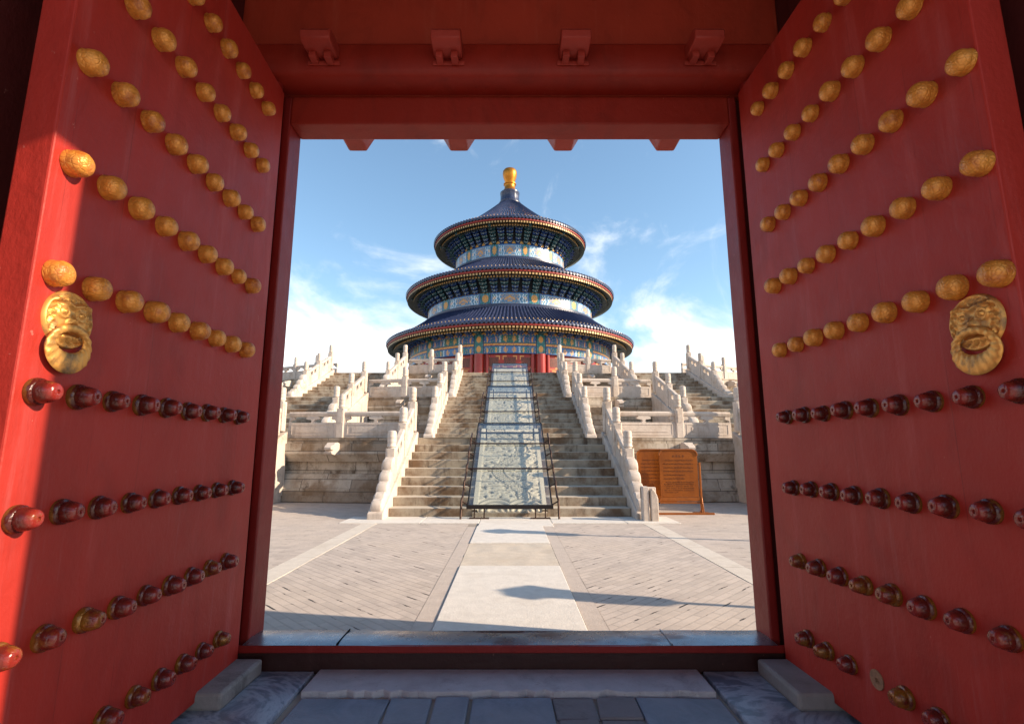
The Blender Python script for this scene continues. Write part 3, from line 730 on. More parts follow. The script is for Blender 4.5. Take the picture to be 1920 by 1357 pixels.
def brackets(rd, z0, ro, z1, N, nvis, cols, layers):
    """stepped bracket sets fanning out from the drum to the eave"""
    def cluster(kind):
        b = MB(); hL = (z1 - z0) / layers; W0 = 2 * math.pi * rd / N
        for i in range(layers):
            r = rd + (ro - rd) * (i + .6) / layers; z = z0 + hL * i
            w = W0 * (.22 + .22 * (i + 1) / layers) * (1.0 if i < layers - 1 else 1.1) * (r / rd)
            m = (0, 0, 1, 0)[(i + kind) % 4] if kind < 2 else 1
            def f(p): return (p[0], -p[1], p[2])
            # radial tongue
            b.hexa([(-.07, -(r + .28), z), (.07, -(r + .28), z), (.07, -(rd - .05), z), (-.07, -(rd - .05), z), (-.07, -(r + .14), z + hL * .62), (.07, -(r + .14), z + hL * .62), (.07, -(rd - .05), z + hL * .62), (-.07, -(rd - .05), z + hL * .62)], [m, m, 2, m, m, m])
            # cross arm, turned up at the ends
            t = .09
            pts = [(-w, .42), (-w * .75, .12), (w * .75, .12), (w, .42), (w, .78), (-w, .78)]
            b.prism([(a, c * hL) for a, c in pts], -t, t, lambda a, c, q: (a, -(r) + q, z + c), m)
            b.box(-w, w, -r - t - .012, -r - t - .002, z + hL * .74, z + hL * .80, 2)
            for e in (-w * .86, 0, w * .86): b.box(e - .085, e + .085, -r - .13, -r + .10, z + hL * .80, z + hL * 1.02, m)
            for e in (-w * .86, w * .86): b.box(e - .07, e + .07, -r - .145, -r - .133, z + hL * .82, z + hL * .9, 2)
        return b
    back = MB(); back.lathe([(rd - .02, z0 - .1), (rd + .02, z0 + (z1 - z0) * .4), (rd + (ro - rd) * .45, z1 + .15), (ro + .1, z1 + .25)], 0, H0, 96)
    obj('bracket_backing', back, M['br_dark'], hall, smooth=60)
    pl = MB(); pl.lathe([(ro + .26, z1 - .10), (ro + .26, z1 + .16), (ro - .1, z1 + .16), (ro - .1, z1 - .10), (ro + .26, z1 - .10)], 0, H0, 120); obj('eave_purlin', pl, M['br_gold'], hall, smooth=30)
    gold = MB()
    for j in range(N):
        a = 2 * math.pi * (j + .5) / N; ca, sa = math.cos(a), math.sin(a); w = .5 * math.pi * rd / N
        def g_(x, z): return ((rd + .06) * sa + x * ca, H0 - (rd + .06) * ca + x * sa, z)
        h = (z1 - z0) / layers * 1.15
        gold.prism([(-w, 0), (w, 0), (w * .8, h * .5), (0, h), (-w * .8, h * .5)], 0, .05, lambda x, z, t: ((rd + .04 + t) * sa + x * ca, H0 - (rd + .04 + t) * ca + x * sa, z0 + z))
    obj('gilt_pads', gold, M['br_gold'], hall)['kind'] = 'stuff'
    protos = [cluster(0), cluster(1), cluster(2)]
    for p in protos: p.v = [(x, y, z - 6.15) for x, y, z in p.v]
    per = N // 12; firsts = {}; rest = MB(); nfr = 0
    for j in range(N):
        ang = 360.0 * j / N - 15; d = (ang + 180) % 360 - 180
        kd = 2 if j % per == 0 else 0
        if abs(d) <= nvis:
            if kd not in firsts:
                firsts[kd] = obj('bracket_set', protos[kd], [M['br_blue'], M['br_green'], M['br_edge']], hall, local=True); o = firsts[kd]
            else: o = firsts[kd].copy(); SC.collection.objects.link(o); o.parent = hall
            o.rotation_euler = (0, 0, R(ang))
        else:
            ca, sa = math.cos(R(ang)), math.sin(R(ang)); P_ = protos[kd]
            rest.add([(x * ca - y * sa, H0 + x * sa + y * ca, z + 6.15) for x, y, z in P_.v], P_.f, 0)
            rest.m[-len(P_.m):] = P_.m
    obj('rear_brackets', rest, [M['br_blue'], M['br_green'], M['br_edge']], hall)['kind'] = 'stuff'
brackets(12.40, 13.45, 13.55, 14.02, 72, 86, 0, 3)
brackets(10.35, 18.55, 11.95, 20.15, 60, 88, 0, 5)
brackets(7.0, 25.55, 8.55, 27.4, 48, 90, 0, 6)
for (ro, z, N) in ((14.0, 13.7, 12), (12.5, 20.05, 12), (9.1, 27.2, 12)):   # carved beam ends on the column lines
    for k in range(12):
        a = R(k * 30 + 15); ca, sa = math.cos(a), math.sin(a)
        def f(p): return ((ro + p[0]) * sa + p[1] * ca, H0 - (ro + p[0]) * ca + p[1] * sa, z + p[2])
        b = MB(f); b.prism([(-.6, -.25), (-.05, -.28), (.08, -.12), (.02, .05), (.06, .25), (-.6, .25)], -.16, .16, lambda u, v, t: (u, t, v)); b.box(.03, .05, -.12, .12, -.05, .0, 1)
        obj('beam_end', b, [M['br_green'], M['br_edge']], hall)
b = MB(); b.lathe([(1.55, 33.75), (1.55, 33.95), (1.38, 34.0), (1.42, 34.2), (1.3, 34.3), (1.22, 34.6), (1.22, 35.3), (1.30, 35.4), (1.30, 35.6), (1.1, 35.75), (.8, 35.85), (.01, 35.86)], 0, H0, 48, rmod=lambda j, i, r, z: (r * (1.03 if (j % 4 < 2 and 4 < i < 7) else 1), z))
obj('roof_collar', b, M['tile'], hall, smooth=35)
b = MB(); b.lathe([(.95, 35.82), (.88, 36.0), (.74, 36.15), (.70, 36.6), (.74, 36.75), (.84, 36.8), (.86, 36.92), (.74, 37.0), (.62, 37.05), (.66, 37.2), (.80, 37.6), (.92, 38.0), (.97, 38.4), (.93, 38.75), (.78, 38.98), (.5, 39.1), (.01, 39.13)], 0, H0, 48)
obj('finial', b, M['finial'], hall, smooth=45)
# ------------------------------------------------------------------ gateway
XJ = 2.012
gate = thing('red_gateway', 'deep red wooden gateway that frames the view, with pegged lintel and raised threshold', 'gateway', (0, 4.3, 0))
def gb(name, boxes, mat, bev=.012, parent=gate, smooth=None):
    b = MB()
    for x in boxes: b.box(*x)
    return obj(name, b, mat, parent, bevel=bev, smooth=smooth)
M['cap'] = (lambda t: (lambda n, n2: (t.bump(n2, .25, .008), t.done(t.mix(t.m('MULTIPLY', t.ramp(n, .52, .66), .8), t.mix(n2, (.30, .31, .34), (.20, .21, .24)), (.10, .03, .025)), t.m('ADD', .16, t.m('MULTIPLY', n2, .25)), .85)))(t.noise(1.3, 5, .6, (1, 2, 2)), t.noise(9, 5, .6)))(NT('threshold_metal'))[1]
M['sill'] = red_paint('threshold_dark_red', (.038, .012, .010), (.07, .03, .026), .5, .32)
M['peg'] = red_paint('peg_red', (.34, .035, .022), (.40, .08, .06), .3, .42)
for s_ in (-1, 1):
    x0, x1 = sorted((s_ * XJ, s_ * (XJ + .075)))
    gb('jamb', [(x0, x1, 4.25, 4.50, .0, 4.87)], M['frame'])
    x0, x1 = sorted((s_ * (XJ + .078), s_ * 2.55))
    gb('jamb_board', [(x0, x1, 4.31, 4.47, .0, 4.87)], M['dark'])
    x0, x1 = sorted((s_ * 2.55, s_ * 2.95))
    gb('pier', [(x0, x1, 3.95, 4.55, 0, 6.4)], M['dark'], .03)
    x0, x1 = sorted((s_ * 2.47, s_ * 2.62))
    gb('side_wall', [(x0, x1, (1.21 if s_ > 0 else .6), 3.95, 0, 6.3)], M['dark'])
gb('lintel', [(-XJ, XJ, 4.25, 4.50, 4.59, 4.87)], M['beam'])
gb('lintel_rear', [(-2.55, 2.55, 4.42, 4.52, 4.872, 6.4)], M['beam'])
# the connecting beam that takes the door pivots: rounded front edge
b = MB(); pr = [(4.245, 4.873), (4.02, 4.873), (3.985, 4.895), (3.97, 4.93), (3.97, 5.16), (3.985, 5.185), (4.02, 5.20), (4.245, 5.20)]
b.prism(pr, -2.46, 2.46, lambda y, z, t: (t, y, z)); obj('connecting_beam', b, M['beam'], gate, smooth=40, bevel=.006)
gb('transom_board', [(-2.55, 2.55, 4.26, 4.40, 4.88, 6.495)], M['transom'])
gb('transom_frame', [(-2.46, 2.46, 4.20, 4.262, 6.05, 6.28)], M['beam'])
gb('ceiling', [(-2.95, 2.95, -3.2, 5.1, 6.5, 6.62)], M['dark'])  # out of view; carried back past the camera to block the sky
gb('side_blocker', [(2.47, 2.75, .2, 1.2, 5.2, 6.495), (-2.75, -2.47, .2, .595, 5.2, 6.495)], M['beam'])  # unseen, added beyond the side walls to keep sun off the upper left leaf
b = MB()
b.prism([(-3.3, 6.62), (5.5, 6.62), (5.6, 6.75), (1.2, 8.3), (1.0, 8.3), (-3.4, 6.75)], -3.5, 3.5, lambda y, z, t: (t, y, z)); obj('roof', b, M['tile'], gate, bevel=.03)  # runs back with the ceiling to keep sky light out
for xi, xo in ((-1.62, -1.53), (-.535, -.512), (.552, .535), (1.66, 1.565)):
    # inner tail of the peg: hooked block on the beam with twin tenons below
    b = MB(); pr = [(3.968, 5.00), (3.75, 4.985), (3.72, 5.0), (3.715, 5.06), (3.74, 5.10), (3.80, 5.115), (3.968, 5.115)]
    b.prism([(y, z + .015) for y, z in pr], xi - .125, xi + .125, lambda y, z, t: (t, y, z)); 
    pg = obj('inner_peg', b, M['peg'], gate, smooth=35, bevel=.01)
    b = MB(); b.box(xi - .10, xi - .04, 3.86, 3.967, 4.955, 5.02); b.box(xi + .03, xi + .09, 3.86, 3.967, 4.95, 5.02); b.box(xi - .14, xi + .14, 3.952, 3.968, 4.95, 4.99); obj('tenon', b, M['peg'], pg, bevel=.006)
    b = MB(); r = .175
    hx = [(r * math.cos(R(60 * k)), r * math.sin(R(60 * k))) for k in range(6)]
    b.prism([(xo + a, 4.775 + c * 1.02) for a, c in hx], 4.502, 4.74, lambda x, z, t: (x, t, z))
    b.prism([(xo + a * .84, 4.775 + c * .86) for a, c in hx], 4.741, 4.78, lambda x, z, t: (x, t, z)); obj('outer_peg', b, M['peg'], gate, bevel=.015)
# threshold
b = MB(); b.box(-2.07, 2.07, 4.17, 4.46, .0, .165); th = obj('threshold', b, M['sill'], gate, bevel=.008)
b = MB(); b.box(-2.085, 2.085, 4.148, 4.168, .150, .205); obj('threshold_lip', b, M['frame'], th, bevel=.008)
b = MB()
def capz(u, v): return .207 + .010 * math.sin(math.pi * v) + .003 * mnoise.noise((u * 9, v * 3, 2)) - .022 * math.exp(-((u - .5) / .2) ** 2) * .5
b.grid(80, 6, lambda u, v: (-XJ + 2 * XJ * u, 4.147 + .33 * v, capz(u, v)))
b.box(-XJ, XJ, 4.462, 4.478, .02, .203); obj('threshold_cap', b, M['cap'], th, smooth=35)
b = MB()
for x in (-1.30, -.02 - 1.28, 1.22): b.box(x - .004, x + .004, 4.146, 4.47, .2075, .2195)
obj('cap_seam', b, M['cap'], th)
# floor under the gate
def gate_floor():
    t = NT('gate_floor_stone');     n = t.noise(3.0, 7, .65, dist=1.2); n2 = t.noise(22, 5, .7)
    c = t.mix(t.ramp(n, .3, .7), (.19, .215, .285), (.10, .12, .165)); c = t.mix(t.ramp(t.noise(1.1, 3, .5), .4, .7), c, (.21, .22, .26))
    c = t.mix(t.m('MULTIPLY', t.ramp(n2, .58, .72), .35), c, (.22, .17, .16))
    t.bump(t.m('ADD', n, t.m('MULTIPLY', n2, .4)), .6, .015)
    return t.done(c, t.m('ADD', .32, t.m('MULTIPLY', n2, .3)))
M['gfloor'] = gate_floor()
def swirl():
    t = NT('veined_marble_slab'); n = t.noise(1.1, 9, .62, (1, 1.6, 1), 2.9); n2 = t.noise(25, 4, .6)
    v = t.m('ABSOLUTE', t.m('SUBTRACT', n, .5)); f = t.ramp(v, .0, .10)
    c = t.mix(f, (.30, .33, .40), (.12, .14, .19)); c = t.mix(t.m('MULTIPLY', t.ramp(t.noise(3, 4, .6), .5, .7), .4), c, (.30, .24, .22))
    t.bump(n2, .3, .006); return t.done(c, t.m('ADD', .25, t.m('MULTIPLY', n2, .2)))
M['swirl'] = swirl()
M['sillstone'] = marble('doorstep_stone', (.44, .42, .45), (.20, .165, .18), .7, streak=.1, blot=.4)
b = MB(); b.grid(60, 60, lambda u, v: (-2.46 + 4.92 * u, 1.0 + 3.45 * v, -.02 + .010 * mnoise.noise((u * 11, v * 9, 4)) * (.4 + abs(mnoise.noise((u * 3, v * 3, 9))))))
setting(obj('gate_floor', b, M['gfloor'], smooth=30))
def floor_slabs():
    rs = random.Random(3); b = MB()
    def slab(x0, x1, y0, y1):
        z = .012 + rs.uniform(-.006, .006); g_ = rs.uniform(.004, .012); j = [rs.uniform(-.012, .012) for _ in range(8)]; tz = [rs.uniform(-.005, .005) for _ in range(4)]
        b.hexa([(x0 + g_ + j[0], y0 + g_ + j[1], -.05), (x1 - g_ + j[2], y0 + g_ + j[3], -.05), (x1 - g_ + j[4], y1 - g_ + j[5], -.05), (x0 + g_ + j[6], y1 - g_ + j[7], -.05),
                (x0 + g_ + j[0], y0 + g_ + j[1], z + tz[0]), (x1 - g_ + j[2], y0 + g_ + j[3], z + tz[1]), (x1 - g_ + j[4], y1 - g_ + j[5], z + tz[2]), (x0 + g_ + j[6], y1 - g_ + j[7], z + tz[3])])
    ys = [1.4, 2.0, 2.6, 3.2, 3.79]
    for r_ in range(4):
        y0, y1 = ys[r_], ys[r_ + 1]; o = 0 if r_ % 2 else .0
        for x0, x1, br in ((-1.42, -.80, 0), (-.80, -.26, 1), (-.26, .29, 0), (.29, .84, 1), (.84, 1.41, 0)):
            if br:
                xm = x0 + (x1 - x0) * rs.uniform(.4, .6); ym = y0 + (y1 - y0) * rs.uniform(.35, .6); ym2 = ym + rs.uniform(-.06, .06)
                slab(x0, xm, y0, ym); slab(xm, x1, y0, ym2); slab(x0, xm, ym, y1); slab(xm, x1, ym2, y1); b.m[-24:] = [rs.choice((0, 1)) for _ in range(1)] * 24
            else: slab(x0, x1, y0, y1)
    return setting(obj('gate_floor_slab', b, [M['gfloor'], M['gbroken']], bevel=.012))
M['gbroken'] = marble('broken_floor_stone', (.19, .17, .18), (.10, .065, .055), .8, streak=.1, blot=.6)
floor_slabs()
rs2 = random.Random(5); b = MB(); ed_ = [(-1.42 + 2.82 * k / 46, 3.80 + rs2.uniform(-.010, .010) + (rs2.uniform(.01, .035) if rs2.random() < .16 else 0)) for k in range(47)]
b.prism(ed_ + [(1.40, 4.165), (-1.42, 4.165)], -.03, .038, lambda x, y, z: (x, y, z)); setting(obj('doorstep_slab', b, M['sillstone'], bevel=.010))
slabs('side_floor_slab', [(-2.42, -1.46, 2.6, 4.165, .024), (1.44, 2.42, 2.6, 4.165, .024)], M['swirl'], .05, .012)
M['pivot_stone'] = marble('pivot_block_stone', (.25, .225, .22), (.11, .085, .075), .8, streak=.3, blot=.6)
for s_, nm in ((-1, 'left'), (1, 'right')):
    b = MB(); x0, x1 = sorted((s_ * 1.83, s_ * 2.40))
    b.box(x0, x1, 3.56, 4.12, .02, .13); tag(obj('pivot_stone', b, M['pivot_stone'], bevel=.022), f'low stone block under the pivot of the {nm} door leaf', 'pivot stone', 'stones under the door pivots')
# ------------------------------------------------------------------ door leaves
def stud_mesh(kind):
    b = MB()
    if kind == 0: pr = [(.056, 0), (.058, .006), (.054, .016), (.056, .028), (.055, .048), (.048, .066), (.034, .078), (.016, .084), (.0005, .085)]
    else: pr = [(.059, 0), (.061, .010), (.058, .026), (.050, .031), (.051, .036), (.050, .050), (.045, .068), (.040, .080), (.038, .088), (.031, .096), (.018, .100), (.010, .099), (.007, .091), (.0005, .089)]
    vs_ = []; n = len(pr); S = 20
    for j in range(S):
        a = 2 * math.pi * j / S
        for i, (r, h) in enumerate(pr):
            k = 1 + (.05 * mnoise.noise((math.cos(a) * 2.2, math.sin(a) * 2.2, i * .9 + kind)) * .6 if 0 < i else 0); vs_.append((r * k * math.cos(a), h, r * k * math.sin(a)))
    b.add(vs_, [(j * n + i, ((j + 1) % S) * n + i, ((j + 1) % S) * n + i + 1, j * n + i + 1) for j in range(S) for i in range(n - 1)])
    return b
def knocker_mask(b, sy):
    NA, NRr = 72, 26
    def hgt(p, q):             # p across, q up, both -1..1 inside the oval
        r = math.hypot(p, q); h = .020 * math.sqrt(max(0, 1 - r ** 2.6)) + .006
        ap = abs(p)
        def bl(x, y, s, k): return k * math.exp(-(((ap - x) / s) ** 2 + ((q - y) / s) ** 2))
        h += bl(.36, .22, .15, .024) - bl(.36, .20, .05, .016)          # eyes
        h += .020 * math.exp(-((q - .46 - .12 * math.sin(ap * 3)) / .08) ** 2) * (1 if ap < .75 else .3)   # brows
        h += bl(0, -.02, .15, .032) + bl(.14, -.14, .09, .014)          # nose
        h -= .018 * math.exp(-((q + .42 + .15 * ap) / .07) ** 2) * (ap < .6)   # mouth line
        h += .010 * math.exp(-((q + .58) / .09) ** 2) * (ap < .55)
        h += .008 * math.sin(math.atan2(q, p) * 17 + math.sin(r * 16) * 2.2) * (r > .62) * (r < .92)   # curls of the mane
        h += .007 * math.sin(math.hypot(ap - .36, q - .22) * 38) * (math.hypot(ap - .36, q - .22) < .26)
        h += .002 * mnoise.noise((p * 7, q * 7, 1)); h += .006 * (abs(r - .94) < .05)
        return h
    vs_ = []; fs = []
    for i in range(NRr + 1):
        r = i / NRr
        for j in range(NA):
            a = 2 * math.pi * j / NA; p = r * math.cos(a); q = r * math.sin(a)
            vs_.append((p * .132, sy * (.78 * hgt(p, q) if i < NRr else .0), q * .128))
    fs = [(i * NA + j, i * NA + (j + 1) % NA, (i + 1) * NA + (j + 1) % NA, (i + 1) * NA + j) for i in range(NRr) for j in range(NA)]
    b.add(vs_, fs)
def knocker_ring(b, sy):
    NA, NB = 64, 14; vs_ = []
    for j in range(NA):
        a = 2 * math.pi * j / NA
        ca, sa = math.cos(a), math.sin(a)
        for k in range(NB):
            c = 2 * math.pi * k / NB; h = .011 * math.sin(c); q_ = .5 + .5 * math.cos(c)
            h += .003 * math.sin(a * 17 + c * 2) + .003 * mnoise.noise((a * 5, c * 2, 1)) if math.sin(c) > 0 else 0
            vs_.append((ca * (.072 + .050 * q_), sy * (.026 + h + .012 * max(0, sa)), sa * (.044 + .064 * q_) + .028 * (1 - q_) - .128))
    b.add(vs_, [(j * NB + k, ((j + 1) % NA) * NB + k, ((j + 1) % NA) * NB + (k + 1) % NB, j * NB + (k + 1) % NB) for j in range(NA) for k in range(NB)])
SM = {}
for k, mt in enumerate(('stud_gold', 'stud_red', 'stud_worn')):
    SM[k] = stud_mesh(0 if k == 0 else 1)
protos = {}
def door(s_, hx, hy, dx, label, c0, W_):
    ang = math.atan2(-1, dx); t = thing('gate_door', label, 'door', (hx, hy, .07), ang, 'leaves of the red gate')
    sy = 1 if s_ < 0 else -1
    b = MB(); y0, y1 = sorted((0, -sy * .15)); b.box(0, W_, y0, y1, 0.0, 4.73); obj('door_leaf', b, M['door'], t, bevel=.008, local=True)
    b = MB(); b.tube([(.02, -sy * .075, 4.73), (.02, -sy * .075, 4.93)], .06, 14); b.tube([(.02, -sy * .075, -.05), (.02, -sy * .075, 0)], .06, 14); obj('pivot', b, M['frame'], t, local=True, smooth=40)
    for row in range(9):
        for c in range(9):
            if s_ > 0 and row == 8 and c == 3: continue
            k = 0 if row < 5 else (1 if row < 7 else 2)
            x = c0 + .2125 * c; z = 4.33 - .5025 * row
            if k not in protos:
                o = obj('door_stud', SM[k], M[('stud_gold', 'stud_red', 'stud_worn')[k]], t, smooth=50, local=True); protos[k] = o
            else: o = protos[k].copy(); SC.collection.objects.link(o); o.parent = t
            o.location = (x, 0, z + random.uniform(-.004, .004)); sc = random.uniform(.94, 1.05)
            sc *= 1.02 if row < 5 else .92
            o.rotation_euler = (0, 0, 0) if sy > 0 else (0, 0, math.pi)
            o.rotation_euler.y = random.uniform(0, 6.28); o.scale = (sc, sc * random.uniform(.9, 1.05), sc)
    if s_ > 0:
        b = MB(); b.tube([(c0 + .2125 * 3, 0, 4.33 - .5025 * 8), (c0 + .2125 * 3, -.006, 4.33 - .5025 * 8)], .052, 20); b.tube([(c0 + .2125 * 3, 0, .31), (c0 + .2125 * 3, -.02, .31)], .012, 8); obj('stud_socket', b, M['worn_spot'], t, local=True)
    kx = W_ - .20; kz = 2.21 - .07
    b = MB(); knocker_mask(b, sy); b.v = [(x + kx, y, z + kz) for x, y, z in b.v]; m_ = obj('knocker', b, M['knocker'], t, smooth=70, local=True)
    b = MB(); knocker_ring(b, sy); b.v = [(x + kx, y, z + kz) for x, y, z in b.v]; obj('knocker_ring', b, M['knocker'], m_, smooth=70, local=True)
M['worn_spot'] = plain('bare_wood_spot', (.30, .15, .08), .7, 0, .6, 60, .4)
door(-1, -2.02, 4.12, .040, 'left red gate leaf with gold studs, its free edge caught by the sun', .345, 2.14)
door(1, 2.045, 4.12, -.021 * -1, 'right red gate leaf in shade, one stud missing from its bottom row', .345, 2.10)
# ------------------------------------------------------------------ side walls of the gate court, lamps
M['wall_red'] = red_paint('court_wall_red', (.30, .05, .035), (.38, .14, .11), .5, .7)
for s_, nm in ((-1, 'left'), (1, 'right')):
    w = thing('court_wall', f'low red court wall with blue tile coping running off to the {nm} of the gateway', 'wall', (s_ * 3, 3.2, 0))
    x0, x1 = sorted((s_ * 2.96, s_ * 30))
    b = MB(); b.box(x0, x1, 2.95, 3.40, 0, 2.55); obj('wall_body', b, M['wall_red'], w)
    b = MB(); b.prism([(2.80, 2.552), (3.55, 2.552), (3.58, 2.62), (3.22, 2.98), (3.13, 2.98), (2.77, 2.62)], x0, x1, lambda y, z, t: (t, y, z))
    k = x0 + .15
    while k < x1:
        b.tube([(k, 3.60, 2.63), (k, 3.20, 3.02)], .06, 6); b.tube([(k, 2.75, 2.63), (k, 3.15, 3.02)], .06, 6); k += .3
    b.tube([(x0, 3.175, 3.03), (x1, 3.175, 3.03)], .10, 8); obj('coping', b, M['tile'], w)
M['iron'] = plain('brown_iron', (.060, .030, .020), .42, .6, .5, 18, .3)
M['lampglass'] = plain('lamp_panel', (.7, .66, .58), .4, 0, .1, 5, 0)
def lamp(x, y, h, label):
    t = thing('lamp_post', label, 'lamp post', (x, y, 0), 0, 'palace lantern lamp posts')
    b = MB(); b.lathe([(.16, 0), (.16, .12), (.09, .16), (.07, .5), (.045, .6), (.045, h - .95), (.07, h - .9)], x, y, 12); obj('pole', b, M['iron'], t, smooth=40)
    b = MB(); b.lathe([(.07, h - .9), (.16, h - .86), (.19, h - .80), (.20, h - .14), (.17, h - .10)], x, y, 6); obj('lantern', b, M['lampglass'], t)
    b = MB(); b.lathe([(.01, h + .06), (.06, h - .01), (.20, h - .06), (.31, h - .13), (.31, h - .16), (.18, h - .12)], x, y, 6); obj('lantern_cap', b, M['iron'], t)
lamp(6.82, 4.93, 3.3, 'tall lantern lamp post just outside the gate')
lamp(6.38, 9.47, 3.3, 'lantern lamp post farther out beside the courtyard strip')
# ------------------------------------------------------------------ glass covers over the carved ramp
def glass():
    t = NT('cover_glass'); N, L = t.N, t.L; N.remove(t.b)
    tr = N.new('ShaderNodeBsdfTransparent'); tr.inputs[0].default_value = (.93, .95, .945, 1)
    gl = N.new('ShaderNodeBsdfGlossy'); gl.inputs['Roughness'].default_value = .02; gl.inputs[0].default_value = (1, 1, 1, 1)
    lw = N.new('ShaderNodeLayerWeight'); lw.inputs[0].default_value = .5
    frs = t.m('ADD', .10, t.m('MULTIPLY', t.m('POWER', lw.outputs['Facing'], 5.0), .9))
    dn = t.m('MULTIPLY', t.ramp(t.noise(2.2, 6, .7), .4, .8), .06)
    mx = N.new('ShaderNodeMixShader'); L.new(frs, mx.inputs[0]); L.new(tr.outputs[0], mx.inputs[1]); L.new(gl.outputs[0], mx.inputs[2])
    df = N.new('ShaderNodeBsdfDiffuse'); df.inputs[0].default_value = (.5, .5, .46, 1)
    m2 = N.new('ShaderNodeMixShader'); L.new(dn, m2.inputs[0]); L.new(mx.outputs[0], m2.inputs[1]); L.new(df.outputs[0], m2.inputs[2])
    L.new(m2.outputs[0], N['Material Output'].inputs[0]); return t.mat
M['glass'] = glass()
M['iron_dark'] = plain('dark_frame_iron', (.030, .024, .024), .35, .7, .4, 14, .2)
for k, (s0, z0_, s1, z1_, nm) in enumerate(((12.8, .34, 16.75, 2.52, 'lowest'), (19.5, 2.40, 23.45, 4.56, 'middle'), (25.45, 4.46, 29.4, 6.62, 'uppermost'))):
    t = thing('glass_cover', f'sloping glass cover in a dark iron frame over the {nm} length of the carved ramp', 'glass cover', (0, s0, ZT[k]), 0, 'glass covers over the carved ramp')
    hw = 1.02; sl = (z1_ - z0_) / (s1 - s0)
    def Z(s): return z0_ + (s - s0) * sl
    b = MB()
    for sg in (-1, 1): b.hexa([(sg * hw - .018, s0, Z(s0) - .07), (sg * hw + .018, s0, Z(s0) - .07), (sg * hw + .018, s1, Z(s1) - .07), (sg * hw - .018, s1, Z(s1) - .07), (sg * hw - .018, s0, Z(s0)), (sg * hw + .018, s0, Z(s0)), (sg * hw + .018, s1, Z(s1)), (sg * hw - .018, s1, Z(s1))])
    b.box(-hw - .03, hw + .03, s0 - .06, s0 - .002, Z(s0) - .09, Z(s0) + .01); b.box(-hw, hw, s1 + .002, s1 + .05, Z(s1) - .08, Z(s1) + .01)
    obj('frame', b, M['iron_dark'], t, bevel=.006)
    b = MB(); b.hexa([(-hw + .027, s0, Z(s0) - .02), (hw - .027, s0, Z(s0) - .02), (hw - .027, s1, Z(s1) - .02), (-hw + .027, s1, Z(s1) - .02), (-hw + .027, s0, Z(s0) - .008), (hw - .027, s0, Z(s0) - .008), (hw - .027, s1, Z(s1) - .008), (-hw + .027, s1, Z(s1) - .008)])
    obj('glass_pane', b, M['glass'], t)
    for q in (.355, .665) if k else (.36, .675):
        s = s0 + (s1 - s0) * q; b = MB(); b.tube([(-hw - .12, s, Z(s) + .03), (hw + .12, s, Z(s) + .03)], .022, 8); obj('crossbar', b, M['iron'], t, smooth=40)
    gz = lambda s: ZT[k] + max(0, s - FL[k][0]) * 2.05 / (FL[k][1] - FL[k][0])
    for x in (-.86, -.62, .62, .86):       # legs at the foot on small base plates
        b = MB(); zb_ = gz(s0) if k else .02; b.tube([(x, s0 + .02, zb_), (x, s0 + .02, Z(s0) - .06)], .018, 6); obj('leg', b, M['iron'], t)
    for x in (-.74, .74):
        zb_ = gz(s0) if k else .02
        b = MB(); b.box(x - .24, x + .24, s0 - .05, s0 + .10, zb_, zb_ + .022); obj('base_plate', b, M['iron'], t)
    for x in (-.95, -.75, .75, .95):       # props at the head
        b = MB(); b.tube([(x, s1 - .25, gz(s1 - .25) + .0), (x, s1 - .25, Z(s1 - .25) - .05)], .025, 6); obj('prop', b, M['iron_dark'], t)
    b = MB(); b.box(-hw + .06, hw - .06, s1 - .30, s1 - .20, Z(s1) - .36, Z(s1) - .30); obj('tie_bar', b, M['iron_dark'], t)
    for sg in (-1, 1):                     # hooked side rails, one bend at each bracket
        b = MB(); n = 5; pts = []
        xx = sg * (hw + .16)
        pts.append((xx, s0 - .10, gz(s0) + .03))
        for i in range(n):
            a0 = s0 + (s1 - s0 - .5) * i / n; a1 = s0 + (s1 - s0 - .5) * (i + 1) / n
            base = Z(a0) + .02
            pts += [(xx, a0 + .02, base - .04), (xx, a0 + .06, base + .10), (xx + sg * -.02, a0 + .16, base + .16), (xx, a1 - .12, Z(a1) - .10), (xx, a1 - .03, Z(a1) - .08)]
        b.tube(pts, .026, 7); obj('side_rail', b, M['iron'], t, smooth=60)
        for i in range(n):
            a0 = s0 + (s1 - s0 - .5) * i / n + .05; c = MB(); c.tube([(sg * hw, a0, Z(a0) - .03), (xx, a0, Z(a0) + .06)], .018, 6); obj('rail_bracket', c, M['iron'], t)
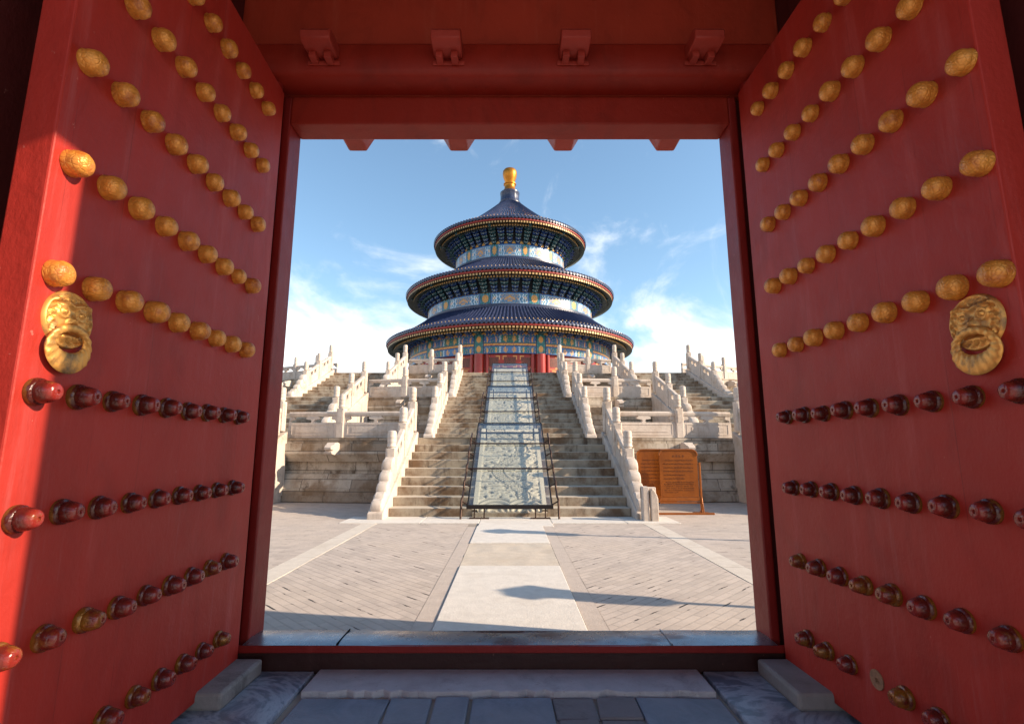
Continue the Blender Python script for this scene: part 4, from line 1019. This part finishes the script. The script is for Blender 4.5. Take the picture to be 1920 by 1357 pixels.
# ------------------------------------------------------------------ notice boards
M['board'] = (lambda t: (lambda n: (t.bump(n, .1, .004), t.done(t.mix(t.ramp(n, .35, .7), (.29, .080, .006), (.21, .054, .005)), .38, .25)))(t.noise(4, 5, .6, (1, 1, .3))))(NT('orange_bronze_board'))[1]
M['board_frame'] = plain('orange_brown_frame', (.36, .11, .02), .3, .35, .4, 10, .1)
M['ink'] = plain('engraved_text', (.12, .030, .005), .6, 0, .1, 5, 0)
def board(xc, y, w, label, title, posts):
    t = thing('notice_board', label, 'sign', (xc, y, 0), 0, 'notice boards at the foot of the terrace')
    x0, x1 = xc - w / 2, xc + w / 2; zb, zt = .42, 1.66; r = .15
    out = [(x0, zb), (x1, zb), (x1, zt - r)] + [(x1 - r + r * math.cos(R(q)), zt - r + r * math.sin(R(q))) for q in (22, 45, 68, 90)] + [(x0 + r - r * math.sin(R(q)), zt - r + r * math.cos(R(q))) for q in (0, 22, 45, 68)] + [(x0, zt - r)]
    b = MB(); b.prism(out, y - .02, y + .02, lambda x, z, q: (x, q, z)); p = obj('panel', b, M['board'], t, bevel=.006)
    b = MB(); rim = [(a, y - .022, c) for a, c in out[2:]] ; b.tube(rim, .022, 6); obj('panel_rim', b, M['board_frame'], p, smooth=60)
    b = MB(); y1 = y - .0225
    def glyph(x, z, s):
        for e in range(5):
            a = x + random.uniform(-.3, .3) * s; c = z + random.uniform(-.3, .3) * s
            if e % 2: b.box(a - .4 * s, a + .4 * s, y1 - .001, y1 + .001, c - .05 * s, c + .05 * s)
            else: b.box(a - .05 * s, a + .05 * s, y1 - .0015, y1 + .0005, c - .4 * s, c + .4 * s)
    if title:
        for e in range(4): glyph(xc - .135 + .09 * e, zt - .17, .06)
    z = zt - .28; row = 0
    while z > zb + .12:
        x = x0 + .12 + (.05 if row in (0, 6) else 0); end = x1 - .12 if row not in (4, 5, 11) else x0 + .12 + (w - .24) * (.45, .7, .3)[(row // 3) % 3]
        s = .034 if row < 8 else .024
        while x < end: glyph(x, z, s); x += s * random.choice((1.05, 1.05, 1.2, 2.0) if row > 7 else (1.15, 1.2))
        z -= .095 if row < 6 else .052; row += 1
    obj('lettering', b, M['ink'], p)
    b = MB(); b.box(x0 - .02, x1 + .02, y - .03, y + .03, zb - .10, zb - .005); b.box(x0 - .02, x1 + .02, y - .035, y + .035, zb - .16, zb - .12); obj('bottom_rail', b, M['board_frame'], t, bevel=.008)
    for x in posts:
        b = MB(); b.tube([(x, y, .03), (x, y, 1.32)], .032, 10); b.box(x - .20, x + .20, y - .16, y + .16, .0, .03); b.tube([(x, y, .03), (x, y, .10)], [.07, .035], 10); b.tube([(x, y - .14, .04), (x, y - .02, .42)], .02, 6); obj('stand', b, M['board_frame'], t, smooth=40, bevel=.004)
board(4.50, 13.95, 1.02, 'orange bronze notice board with rounded top corners and a heading, on a slim stand', True, (5.06,))
board(3.98, 14.25, 1.02, 'orange notice board standing half hidden behind the stone drum, left of the rounded one', False, (3.42,))
b = MB(); b.box(3.35, 5.3, 13.70, 13.78, 0, .05); tag(obj('floor_batten', b, M['board_frame'], bevel=.01), 'brown timber batten lying on the paving in front of the notice boards', 'batten')
# stone end block beside the right-hand scroll
t = thing('stone_end_block', 'low pale stone end block standing against the foot of the right hand scroll', 'stone block', (3.30, 12.5, 0))
b = MB(); b.box(3.12, 3.27, 12.38, 12.62, 0, .80); b.box(3.12, 3.47, 12.50, 12.63, .5, .78); obj('slab', b, M['marble'], t, bevel=.02)
b = MB(); pr = [(3.30, 0), (3.48, 0), (3.48, .52), (3.45, .62), (3.41, .70), (3.36, .76), (3.32, .76), (3.30, .70)]
b.prism(pr, 12.36, 12.495, lambda x, z, q: (x, q, z)); obj('cheek', b, M['marble'], t, bevel=.03)
